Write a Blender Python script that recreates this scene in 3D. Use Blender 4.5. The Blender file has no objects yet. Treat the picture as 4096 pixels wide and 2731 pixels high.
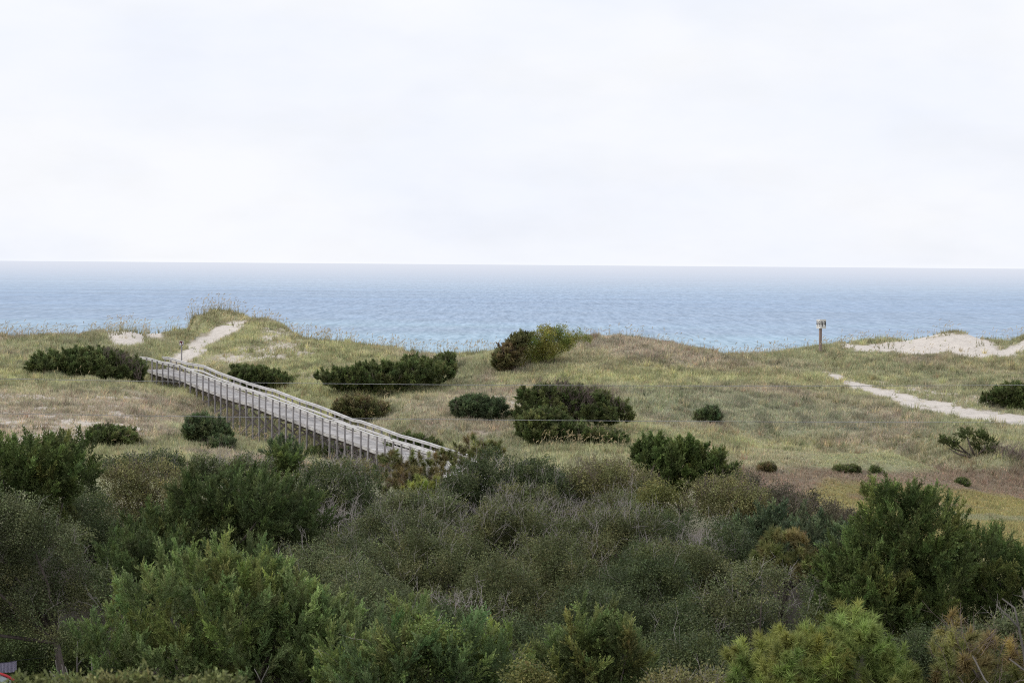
import bpy, math
import numpy as np
from mathutils import Vector, Matrix

SC = bpy.context.scene
COL = SC.collection
R_ = math.radians
F = 12256.0                      # focal length in pixels of the 4096 px wide photograph
CAMZ = 17.0
PITCH = math.atan(311.5 / F)
ROLL = math.atan(.0078)
KD = 4096 / 2352.0               # layout sketch units -> photograph pixels

# ------------------------------------------------------------------ camera frame
_r = np.array([1.0, 0, 0]); _u = np.array([0, math.sin(PITCH), math.cos(PITCH)]); _f = np.array([0, math.cos(PITCH), -math.sin(PITCH)])
_R = math.cos(ROLL) * _r + math.sin(ROLL) * _u
_U = -math.sin(ROLL) * _r + math.cos(ROLL) * _u
CAM = np.array([0, 0, CAMZ])

def ray(x, y):
    d = _f + (np.asarray(x, float)[..., None] * KD - 2048) / F * _R - (np.asarray(y, float)[..., None] * KD - 1365.5) / F * _U
    return d / d[..., 1:2]

def at(x, y, d):
    return CAM + ray(x, y) * np.asarray(d, float)[..., None]

def project(P):
    v = np.asarray(P) - CAM
    z = v @ _f
    return np.stack([(v @ _R / z * F + 2048) / KD, (1365.5 - v @ _U / z * F) / KD], -1)

# ------------------------------------------------------------------ noise
def _hash(ix, iy, iz, seed):
    h = (ix.astype(np.int64) * 374761393 + iy.astype(np.int64) * 668265263 + iz.astype(np.int64) * 2147483647 + seed * 974634777) & 0xffffffff
    h = ((h ^ (h >> 13)) * 1274126177) & 0xffffffff
    h = (h ^ (h >> 16)) & 0xffffff
    return h / float(0xffffff)

def vnoise(P, seed=0):
    P = np.asarray(P, float)
    if P.shape[-1] == 2: P = np.concatenate([P, np.zeros(P.shape[:-1] + (1,))], -1)
    i = np.floor(P).astype(np.int64); f = P - i; f = f * f * (3 - 2 * f)
    o = 0
    for dx in (0, 1):
        wx = f[..., 0] if dx else 1 - f[..., 0]
        for dy in (0, 1):
            wy = f[..., 1] if dy else 1 - f[..., 1]
            for dz in (0, 1):
                wz = f[..., 2] if dz else 1 - f[..., 2]
                o = o + wx * wy * wz * _hash(i[..., 0] + dx, i[..., 1] + dy, i[..., 2] + dz, seed)
    return o

def fbm(P, octs=4, seed=0):
    P = np.asarray(P, float); s = 0; a = 1; t = 0
    for k in range(octs):
        s = s + a * vnoise(P * 2 ** k + 17.3 * k, seed + k); t += a; a *= .5
    return s / t

def sstep(a, b, x):
    t = np.clip((x - a) / (b - a), 0, 1); return t * t * (3 - 2 * t)

# ------------------------------------------------------------------ polygons
def poly_sd(poly, P):
    """signed distance (positive inside) of points to a polygon"""
    poly = np.asarray(poly, float); P = np.asarray(P, float)
    a = poly; b = np.roll(poly, -1, 0)
    dm = np.full(len(P), 1e18); ins = np.zeros(len(P), bool)
    for p, q in zip(a, b):
        e = q - p; w = P - p
        t = np.clip((w @ e) / max(e @ e, 1e-9), 0, 1)
        dd = w - t[:, None] * e
        dm = np.minimum(dm, (dd ** 2).sum(1))
        c = (p[1] > P[:, 1]) != (q[1] > P[:, 1])
        with np.errstate(divide='ignore', invalid='ignore'):
            xi = e[0] * (P[:, 1] - p[1]) / (e[1] if e[1] != 0 else 1e-9) + p[0]
        ins ^= c & (P[:, 0] < xi)
    return np.where(ins, 1, -1) * np.sqrt(dm)

# ------------------------------------------------------------------ terrain
CTRL = [(0,815,254),(150,800,257),(300,800,258),(0,880,238),(150,880,238),(300,884,240),(0,940,222),(200,940,222),(330,950,222),(0,1010,205),(250,1030,202),(420,1030,203),
(395,830,256),(430,802,262),(480,777,270),(530,759,278),(440,760,271),(475,742,278),(610,782,265),(560,827,256),(650,827,256),(700,850,250),(620,758,272),
(850,850,250),(1000,850,250),(900,930,230),(1100,900,238),(760,960,224),(900,1000,216),(1060,1010,212),(500,1010,209),(620,1062,197),
(1300,850,246),(1450,860,244),(1600,860,246),(1750,860,250),(1250,960,224),(1450,950,226),(1650,950,227),(1850,950,234),
(1250,1040,206),(1450,1030,208),(1650,1030,209),(1850,1050,210),(2050,1050,212),(2300,1050,214),(2200,820,264),(2300,832,262),(2050,832,262),(1950,842,258),
(1900,862,254),(2000,893,247),(2100,920,241),(2200,945,236),(2352,980,230),(2150,898,247),(2300,905,246),
(1900,1090,213),(2100,1093,213),(2330,1093,213),(2000,1150,193),(2200,1200,180),(2340,1250,169)]
# crest line: column, row of the bare ground on the skyline, distance
CREST = [(-90,772,268),(0,772,268),(100,772,268),(200,769,266),(250,762,266),(320,766,266),(370,772,267),(405,760,270),(435,742,277),(465,726,283),(500,721,287),(540,724,288),(575,744,286),(612,737,281),(648,749,277),(685,771,271),(720,783,269),(800,789,268),(880,800,268),(950,813,268),(1000,819,267),(1060,819,266),(1125,815,265),
(1180,805,262),(1250,795,262),(1310,782,261),(1376,774,260),(1426,774,260),(1476,781,261),(1526,789,262),(1576,801,263),(1626,811,265),(1676,816,266),(1726,820,268),(1776,816,268),(1826,806,268),(1876,799,269),(1926,791,271),(1976,786,273),(2076,783,274),(2126,774,273),(2226,769,274),(2276,786,275),(2351,773,276),(2440,770,276)]
# plan line of the boardwalk's near posts: end nearest the viewer and end at the sand path
WA = at(1760 / KD, 1816 / KD, 195.0)[:2]; WB = at(566 / KD, 1426 / KD, 255.5)[:2]
def walk_d(x):
    r = ray(float(x), 1000.)
    return float(np.linalg.solve(np.array([[WB[0] - WA[0], -r[0]], [WB[1] - WA[1], -r[1]]]), -WA)[1])
for _x, _y in ((365, 888), (400, 898), (445, 914), (487, 945), (527, 980), (554, 1004), (581, 1024), (643, 1032), (719, 1060), (766, 1068), (850, 1090), (930, 1115), (1000, 1130)):
    CTRL.append((_x, _y, walk_d(_x))); p_ = at(_x, _y, walk_d(_x)); q_ = project(p_ + np.array([1.9, 1.6, .1])); CTRL.append((float(q_[0]), float(q_[1]), walk_d(_x) + 1.6))
_c = np.array(CTRL, float); _k = np.array(CREST, float)
_P = at(_c[:, 0], _c[:, 1], _c[:, 2]); _K = at(_k[:, 0], _k[:, 1], _k[:, 2])
_ex = []
for X in (-75, -50, -30, -10, 10, 30, 50, 75):
    _ex += [(X, 305, 4.6), (X, 325, 2.2), (X, 350, .2), (X, 375, -1.2), (X, 410, -2.2)]
    _ex += [(X, 0, 14.6), (X, -25, 14.6), (X, 20, 13.3), (X, 33, 9.8), (X, 48, 5.6), (X, 64, 3.6)]
for X in (-45, -25, -8, 8, 25, 45): _ex += [(X, 82, 3.05), (X, 105, 2.9), (X, 130, 2.8), (X, 155, 2.6)]
for X in (-26, -14, -4, 6, 14): _ex += [(X, 180, 2.7)]
for Y, Z in ((160, 2.3), (190, 3.2), (215, 5.2), (240, 7.6), (262, 10.0)): _ex += [(-75, Y, Z), (-58, Y, Z)]
for Y, Z in ((165, 1.9), (190, 2.0), (212, 2.3), (232, 4.8), (250, 7.4), (268, 10.2)): _ex += [(58, Y, Z), (75, Y, Z)]
def _tps(a, b):
    r2 = ((a[:, None, :] - b[None, :, :]) ** 2).sum(-1)
    return .5 * r2 * np.log(np.maximum(r2, 1e-9))
def _solve():
    global _XY, _W, _n
    C = np.concatenate([_P, _K, _K + [0, 7, -1.0], _K + [0, 15, -3.0], np.array(_ex, float)])
    _n = len(C); _XY = C[:, :2] / 40.0
    A = np.zeros((_n + 3, _n + 3)); A[:_n, :_n] = _tps(_XY, _XY) + np.eye(_n) * 3e-5
    A[:_n, _n] = 1; A[:_n, _n + 1:] = _XY; A[_n:, :_n] = A[:_n, _n:].T
    _W = np.linalg.solve(A, np.concatenate([C[:, 2], [0, 0, 0]]))

def ground0(x, y):
    q = np.stack([np.clip(x, -75, 75), np.clip(y, -28, 415)], -1) / 40.0
    out = np.empty(len(q))
    for i in range(0, len(q), 20000):
        s = q[i:i + 20000]
        out[i:i + 20000] = _tps(s, _XY) @ _W[:_n] + _W[_n] + s @ _W[_n + 1:]
    return out

def hummock(x, y):
    P = np.stack([x, y], -1)
    a = sstep(160, 205, y) * (1 - sstep(285, 330, y))
    marsh = (1 - sstep(206, 222, y)) * sstep(12, 20, x)
    a = a * (1 - marsh)
    return a * ((fbm(P / 7.0, 3, 5) - .5) * .9 + (vnoise(P / 1.6, 9) - .5) * .22) + (1 - a) * (1 - marsh) * (fbm(P / 5.0, 2, 6) - .5) * .25

# fit the skyline of the dunes: raise or lower the crest until its visible row is right
for _it in range(6):
    _solve()
    _d = np.arange(252, 300, 1.0); _e = np.empty(len(_k))
    for _i, (_a, _b, _) in enumerate(_k):
        _q = at(np.full(len(_d), _a), np.full(len(_d), 780.), _d); _q[:, 2] = ground0(_q[:, 0], _q[:, 1]) + hummock(_q[:, 0], _q[:, 1])
        _e[_i] = project(_q)[:, 1].min() - _b
    _K[:, 2] += np.clip(_e * 1.421e-4 * _k[:, 2], -.8, .8) * .7

# ground lookup on a regular grid
GX = np.arange(-62, 62.01, .5); GY = np.arange(-6, 330.01, .5)
_gx, _gy = np.meshgrid(GX, GY)
GZ = (ground0(_gx.ravel(), _gy.ravel()) + hummock(_gx.ravel(), _gy.ravel())).reshape(_gx.shape)

def ground(x, y):
    x = np.asarray(x, float); y = np.asarray(y, float)
    u = np.clip((x - GX[0]) / .5, 0, len(GX) - 1.001); v = np.clip((y - GY[0]) / .5, 0, len(GY) - 1.001)
    i = u.astype(int); j = v.astype(int); fu = u - i; fv = v - j
    return (GZ[j, i] * (1 - fu) + GZ[j, i + 1] * fu) * (1 - fv) + (GZ[j + 1, i] * (1 - fu) + GZ[j + 1, i + 1] * fu) * fv

def hit(x, y, d0=140.0, d1=300.0):
    d = np.arange(d0, d1, .25)
    p = at(np.full(len(d), x), np.full(len(d), y), d)
    b = np.nonzero(p[:, 2] <= ground(p[:, 0], p[:, 1]))[0]
    return d[b[0]] if len(b) else d1

# ------------------------------------------------------------------ sand and colour zones of the dunes (sketch coordinates of the patches, soft edges)
SAND = [
 (1.0, 6, 250, 292, [(383,834),(402,812),(440,783),(480,765),(490,750),(520,745),(545,736),(578,738),(562,752),(530,768),(505,785),(480,805),(455,825),(430,834)]),
 (1.06, 4, 252, 276, [(238,748),(270,746),(300,750),(330,752),(378,756),(372,774),(340,786),(300,798),(268,794),(246,780)]),
 (.92, 8, 250, 285, [(600,742),(650,755),(700,783),(728,812),(700,820),(650,805),(610,795),(585,770)]),
 (.92, 8, 250, 275, [(520,812),(570,797),(620,800),(665,818),(620,832),(500,832),(470,830)]),
 (.85, 5, 255, 275, [(903,800),(950,801),(988,810),(985,818),(930,815)]),
 (.7, 4, 255, 275, [(775,781),(800,782),(800,789),(778,788)]),
 (.92, 30, 200, 245, [(-40,905),(150,895),(300,910),(340,950),(330,1000),(180,1008),(-40,1010)]),
 (.6, 14, 215, 250, [(935,935),(1040,905),(1180,895),(1195,930),(1040,922),(1000,940)]),
 (.62, 10, 205, 225, [(1040,985),(1140,990),(1160,1003),(1060,1000)]),
 (.6, 8, 225, 255, [(680,850),(720,855),(730,868),(690,866)]),
 (1.06, 5, 255, 290, [(1912,790),(2000,786),(2060,783),(2130,770),(2190,766),(2235,766),(2270,780),(2300,795),(2360,778),(2700,785),(2700,822),(2352,815),(2300,828),(2250,822),(2150,812),(2080,813),(1985,810)]),
 (1.06, 6, 220, 264, [(1876,845),(1905,851),(1960,876),(2040,896),(2130,911),(2220,932),(2352,953),(2700,1005),(2700,1050),(2352,988),(2270,973),(2170,952),(2080,930),(2010,910),(1940,885),(1885,858)]),
 (.9, 10, 225, 265, [(2000,868),(2100,890),(2200,905),(2260,913),(2300,928),(2352,938),(2352,957),(2220,937),(2130,915),(2040,900)]),
]
ZONES = [  # colour index, weight, softness, dmin, dmax, polygon ; 1 tan-brown thatch, 2 yellow green, 3 marsh brown, 4 marsh ochre, 5 dark grey green
 (1, .8, 30, 195, 250, [(-40,890),(180,885),(340,910),(400,960),(330,1005),(-40,1010)]),
 (1, .55, 25, 235, 262, [(1380,790),(1480,775),(1600,810),(1850,850),(1800,870),(1600,850),(1450,830)]),
 (1, .5, 25, 205, 255, [(1560,880),(1700,870),(1950,900),(2100,950),(2000,980),(1800,950),(1650,920)]),
 (1, .7, 20, 200, 245, [(900,920),(1040,895),(1190,890),(1200,940),(1150,1000),(1000,1000)]),
 (2, .8, 20, 235, 262, [(1150,860),(1400,850),(1700,855),(1850,880),(1600,885),(1300,878),(1150,885)]),
 (2, .6, 20, 225, 255, [(0,850),(200,870),(400,890),(200,890),(0,890)]),
 (2, .5, 30, 195, 235, [(1200,1000),(1700,960),(2100,1010),(2352,1040),(2352,1080),(1700,1075),(1200,1050)]),
 (5, .6, 25, 205, 250, [(1400,890),(1700,900),(2000,960),(2200,1000),(1900,1010),(1500,960)]),
 (3, .95, 10, 150, 217, [(1640,1082),(1800,1079),(2100,1076),(2900,1078),(2900,1156),(2000,1150),(1700,1140)]),
 (4, .85, 14, 110, 206, [(1800,1158),(1900,1118),(2100,1128),(2250,1122),(2900,1118),(2900,1520),(1800,1520)]),
 (3, .7, 8, 140, 195, [(1950,1138),(2100,1152),(2352,1158),(2352,1168),(2100,1162)]),
 (5, .6, 6, 140, 190, [(2150,1178),(2250,1182),(2400,1182),(2400,1196),(2250,1194)]),
]
GC = np.array([(.430,.435,.262),(.480,.428,.315),(.490,.495,.262),(.370,.292,.212),(.400,.362,.148),(.360,.380,.262)])
SANDC = np.array((.66,.605,.545))

def zones(P):
    """sand amount and grass colour at ground points"""
    pr = project(P); d = P[:, 1]; xy = P[:, :2]
    wob = (fbm(xy / 2.2, 3, 31) - .5); fine = fbm(xy / .55, 2, 35); w2 = (fbm(xy / 6.0, 3, 77) - .5)
    sand = np.zeros(len(P))
    for v, soft, d0, d1, pg in SAND:
        s = poly_sd(pg, pr) + wob * soft * 3.4 + (fine - .5) * soft * 1.6
        m = sstep(-soft, soft, s) * ((d > d0) & (d < d1))
        if v < .93: m = m * np.clip(v - .12 + 2.0 * wob + 1.1 * (vnoise(xy / .7, 12) - .5), 0, 1) * .9
        else: m = m * np.clip(v + .25 * wob, 0, 1)
        sand = np.maximum(sand, m)
    big = fbm(xy / 9.0, 4, 41)
    c = GC[0] + (GC[1] - GC[0]) * sstep(.47, .66, big)[:, None]
    c = c + (GC[2] - c) * (sstep(.5, .7, fbm(xy / 13.0, 3, 53)) * .6)[:, None]
    for k, v, soft, d0, d1, pg in ZONES:
        s = poly_sd(pg, pr) + (wob + w2) * soft * 2.5
        m = sstep(-soft, soft, s) * ((d > d0) & (d < d1)) * v
        c = c + (GC[k] - c) * m[:, None]
    mz = ((1 - sstep(206, 222, d)) * sstep(10, 17, P[:, 0]))
    c = c * (1 + (.62 - .45 * mz) * (vnoise(xy / 1.1, 61) - .5))[:, None]
    back = sstep(284, 300, d)
    return np.maximum(sand, back), c, sand

# ------------------------------------------------------------------ mesh helpers
def mesh(name, V, faces, mats=None, cols=None, smooth=False, midx=None):
    me = bpy.data.meshes.new(name)
    V = np.asarray(V, np.float32)
    faces = [np.asarray(f, np.int32) for f in faces if len(f)]
    nl = sum(f.size for f in faces); nf = sum(len(f) for f in faces)
    me.vertices.add(len(V)); me.vertices.foreach_set('co', V.ravel())
    me.loops.add(nl); me.polygons.add(nf)
    li = np.concatenate([f.ravel() for f in faces]); tot = np.concatenate([np.full(len(f), f.shape[1], np.int32) for f in faces])
    st = np.concatenate([[0], np.cumsum(tot)[:-1]]).astype(np.int32)
    me.loops.foreach_set('vertex_index', li)
    me.polygons.foreach_set('loop_start', st)
    try: me.polygons.foreach_set('loop_total', tot)
    except Exception: pass
    me.polygons.foreach_set('use_smooth', np.full(nf, smooth))
    if cols is not None:
        a = me.attributes.new('Col', 'FLOAT_COLOR', 'POINT')
        c = np.ones((len(V), 4), np.float32); c[:, :3] = cols
        a.data.foreach_set('color', c.ravel())
    for m in ([mats] if not isinstance(mats, (list, tuple)) else mats): me.materials.append(m)
    if midx is not None: me.polygons.foreach_set('material_index', np.asarray(midx, np.int32))
    me.update(calc_edges=True)
    return me

def link(name, me, parent=None, loc=(0, 0, 0)):
    o = bpy.data.objects.new(name, me); COL.objects.link(o)
    o.location = loc
    if parent: o.parent = parent
    return o

def thing(name, label, cat, loc, group=None):
    o = bpy.data.objects.new(name, None); COL.objects.link(o)
    o.empty_display_size = .3
    o.location = loc; o['label'] = label; o['category'] = cat
    if group: o['group'] = group
    return o

class MB:
    """collects boxes and tubes into one mesh"""
    def __init__(s): s.V = []; s.F4 = []; s.F3 = []; s.n = 0
    def add(s, V, F4=(), F3=()):
        V = np.asarray(V, float); s.V.append(V)
        if len(F4): s.F4.append(np.asarray(F4) + s.n)
        if len(F3): s.F3.append(np.asarray(F3) + s.n)
        s.n += len(V)
    def beam(s, p, q, w, h, up=(0, 0, 1), ch=.006):
        """a bar of section w x h from p to q, edges chamfered"""
        p = np.asarray(p, float); q = np.asarray(q, float); a = q - p; a = a / np.linalg.norm(a)
        up = np.asarray(up, float); sd = np.cross(a, up); sd /= np.linalg.norm(sd); up = np.cross(sd, a)
        w, h = w / 2, h / 2; c = min(ch, w * .4, h * .4)
        prof = [(-w + c, -h), (w - c, -h), (w, -h + c), (w, h - c), (w - c, h), (-w + c, h), (-w, h - c), (-w, -h + c)]
        ring = np.array([sd * x + up * z for x, z in prof])
        V = np.concatenate([p + ring, q + ring])
        F4 = [(i, (i + 1) % 8, 8 + (i + 1) % 8, 8 + i) for i in range(8)]
        F4 += [(0, 3, 2, 1), (0, 7, 4, 3), (7, 6, 5, 4), (8, 9, 10, 11), (8, 11, 12, 15), (15, 12, 13, 14)]
        s.add(V, F4)
    def tube(s, pts, rad, n=6):
        pts = np.asarray(pts, float); rad = np.broadcast_to(np.asarray(rad, float), (len(pts),))
        t = np.gradient(pts, axis=0); t /= np.linalg.norm(t, axis=1)[:, None] + 1e-9
        ref = np.array([0.31, .87, .21]); u = np.cross(t, ref); u /= np.linalg.norm(u, axis=1)[:, None]; v = np.cross(t, u)
        an = np.arange(n) * 2 * math.pi / n
        V = (pts[:, None, :] + rad[:, None, None] * (np.cos(an)[None, :, None] * u[:, None, :] + np.sin(an)[None, :, None] * v[:, None, :])).reshape(-1, 3)
        m = len(pts); F4 = []
        for i in range(m - 1):
            for k in range(n):
                F4.append((i * n + k, i * n + (k + 1) % n, (i + 1) * n + (k + 1) % n, (i + 1) * n + k))
        V = np.concatenate([V, pts[:1], pts[-1:]]); b = m * n
        F3 = [(b, (k + 1) % n, k) for k in range(n)] + [(b + 1, (m - 1) * n + k, (m - 1) * n + (k + 1) % n) for k in range(n)]
        s.add(V, F4, F3)
    def build(s, name, mat, parent=None, off=(0, 0, 0), smooth=False, loc=(0, 0, 0)):
        V = np.concatenate(s.V) - np.asarray(off)
        me = mesh(name, V, [np.concatenate(x) for x in (s.F4, s.F3) if x], mat, None, smooth)
        return link(name, me, parent, loc)

# ------------------------------------------------------------------ materials
def newmat(name):
    m = bpy.data.materials.new(name); m.use_nodes = True
    nt = m.node_tree; nt.nodes.clear()
    return m, nt, nt.nodes.new, nt.links.new

def leaf_mat(name, transl=.3, rough=.6, spec=.25):
    m, nt, N, L = newmat(name)
    out = N('ShaderNodeOutputMaterial'); at_ = N('ShaderNodeAttribute'); at_.attribute_name = 'Col'
    p = N('ShaderNodeBsdfPrincipled'); p.inputs['Roughness'].default_value = rough; p.inputs['Specular IOR Level'].default_value = spec
    t = N('ShaderNodeBsdfTranslucent'); mx = N('ShaderNodeMixShader'); mx.inputs[0].default_value = transl
    L(at_.outputs['Color'], p.inputs['Base Color']); L(at_.outputs['Color'], t.inputs['Color'])
    L(p.outputs[0], mx.inputs[1]); L(t.outputs[0], mx.inputs[2]); L(mx.outputs[0], out.inputs[0])
    return m

def noise_mat(name, c1, c2, scale, rough=.8, stretch=(1, 1, 1), bump=.3, bdist=.01, detail=6, coord='Object', c3=None, spec=.3):
    m, nt, N, L = newmat(name)
    out = N('ShaderNodeOutputMaterial'); p = N('ShaderNodeBsdfPrincipled')
    tc = N('ShaderNodeTexCoord'); mp = N('ShaderNodeMapping'); mp.inputs['Scale'].default_value = stretch
    nz = N('ShaderNodeTexNoise'); nz.inputs['Scale'].default_value = scale; nz.inputs['Detail'].default_value = detail; nz.inputs['Roughness'].default_value = .65
    cr = N('ShaderNodeValToRGB'); cr.color_ramp.elements[0].position = .32; cr.color_ramp.elements[1].position = .68
    cr.color_ramp.elements[0].color = (*c1, 1); cr.color_ramp.elements[1].color = (*c2, 1)
    if c3: e = cr.color_ramp.elements.new(.8); e.color = (*c3, 1)
    L(tc.outputs[coord], mp.inputs[0]); L(mp.outputs[0], nz.inputs['Vector']); L(nz.outputs['Fac'], cr.inputs[0]); L(cr.outputs[0], p.inputs['Base Color'])
    p.inputs['Roughness'].default_value = rough; p.inputs['Specular IOR Level'].default_value = spec
    if bump:
        b = N('ShaderNodeBump'); b.inputs['Strength'].default_value = bump; b.inputs['Distance'].default_value = bdist
        L(nz.outputs['Fac'], b.inputs['Height']); L(b.outputs[0], p.inputs['Normal'])
    L(p.outputs[0], out.inputs[0])
    return m

M_LEAF = leaf_mat('foliage')
M_GRASS = leaf_mat('grass_blades', .25, .7, .15)
M_BARK = noise_mat('bark', (.075, .06, .048), (.16, .135, .115), 9, .9, (1, 1, .25), .6, .02)
M_TWIG = noise_mat('dry_twigs', (.21, .185, .172), (.41, .37, .35), 3, .85, bump=0)
M_TWIGBROWN = noise_mat('brown_twigs', (.115, .085, .075), (.23, .18, .16), 3, .85, bump=0)
M_DULL = noise_mat('dull_grey_bark', (.085, .078, .07), (.17, .155, .14), 5, .9, (1, 1, .3), .3, .006)
M_WOOD = noise_mat('weathered_deck', (.28, .265, .26), (.57, .55, .535), 1.6, .8, (.6, .6, 1), .25, .004, 8)
M_RAIL = noise_mat('weathered_rail', (.43, .42, .415), (.70, .685, .675), 3.1, .8, (.5, .5, 1.5), .25, .004, 8)
M_POST = noise_mat('weathered_post', (.20, .185, .19), (.38, .355, .355), 4, .85, (1, 1, .2), .3, .006, 8)
M_BRACE = noise_mat('brace_timber', (.25, .21, .20), (.42, .37, .35), 4, .85, (1, 1, .4), .3, .006, 8)
M_POLE = noise_mat('sign_post_wood', (.21, .155, .135), (.36, .28, .25), 7, .85, (1, 1, .15), .35, .006, 8)
M_WHITE = noise_mat('chipped_white_paint', (.62, .61, .59), (.80, .80, .79), 5, .6, (1, 1, 1), .15, .003, 8)
M_BLACK = noise_mat('black_paint', (.02, .02, .028), (.045, .045, .055), 14, .6, bump=0)
M_SIGNBR = noise_mat('brown_sign_paint', (.10, .028, .028), (.14, .045, .04), 5, .5, bump=0)
M_WIRE = noise_mat('wire_metal', (.26, .26, .26), (.36, .36, .36), 8, .5, bump=0)
M_RED = noise_mat('red_tent_fabric', (.42, .035, .045), (.55, .06, .065), 6, .7, bump=.2)
M_FLY = noise_mat('grey_tent_fabric', (.25, .29, .31), (.36, .40, .42), 3, .6, bump=.3, bdist=.02)
M_KHAKI = noise_mat('khaki_tent_fabric', (.13, .10, .085), (.2, .165, .14), 3, .7, bump=.3, bdist=.02)
M_TOWEL = noise_mat('towel_cloth', (.29, .27, .36), (.37, .345, .44), 9, .9, (1, 1, .2), .3, .01)
M_DARK = noise_mat('dark_mesh', (.02, .025, .03), (.04, .05, .06), 9, .8, bump=0)

def ground_mat():
    m, nt, N, L = newmat('dune_sand_and_thatch')
    out = N('ShaderNodeOutputMaterial'); p = N('ShaderNodeBsdfPrincipled'); a = N('ShaderNodeAttribute'); a.attribute_name = 'Col'
    tc = N('ShaderNodeTexCoord')
    n1 = N('ShaderNodeTexNoise'); n1.inputs['Scale'].default_value = 1.7; n1.inputs['Detail'].default_value = 9; n1.inputs['Roughness'].default_value = .7
    n2 = N('ShaderNodeTexNoise'); n2.inputs['Scale'].default_value = 9; n2.inputs['Detail'].default_value = 4
    L(tc.outputs['Object'], n1.inputs['Vector']); L(tc.outputs['Object'], n2.inputs['Vector'])
    mr = N('ShaderNodeMapRange'); mr.inputs['From Min'].default_value = .3; mr.inputs['From Max'].default_value = .7; mr.inputs['To Min'].default_value = .84; mr.inputs['To Max'].default_value = 1.12
    L(n1.outputs['Fac'], mr.inputs['Value'])
    mu = N('ShaderNodeVectorMath'); mu.operation = 'SCALE'; L(a.outputs['Color'], mu.inputs[0]); L(mr.outputs[0], mu.inputs['Scale'])
    L(mu.outputs[0], p.inputs['Base Color'])
    ad = N('ShaderNodeMath'); ad.operation = 'MULTIPLY_ADD'; ad.inputs[1].default_value = .35; L(n2.outputs['Fac'], ad.inputs[0]); L(n1.outputs['Fac'], ad.inputs[2])
    b = N('ShaderNodeBump'); b.inputs['Strength'].default_value = .8; b.inputs['Distance'].default_value = .22
    L(ad.outputs[0], b.inputs['Height']); L(b.outputs[0], p.inputs['Normal'])
    p.inputs['Roughness'].default_value = .95; p.inputs['Specular IOR Level'].default_value = .1
    L(p.outputs[0], out.inputs[0]); return m
M_GROUND = ground_mat()

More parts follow.
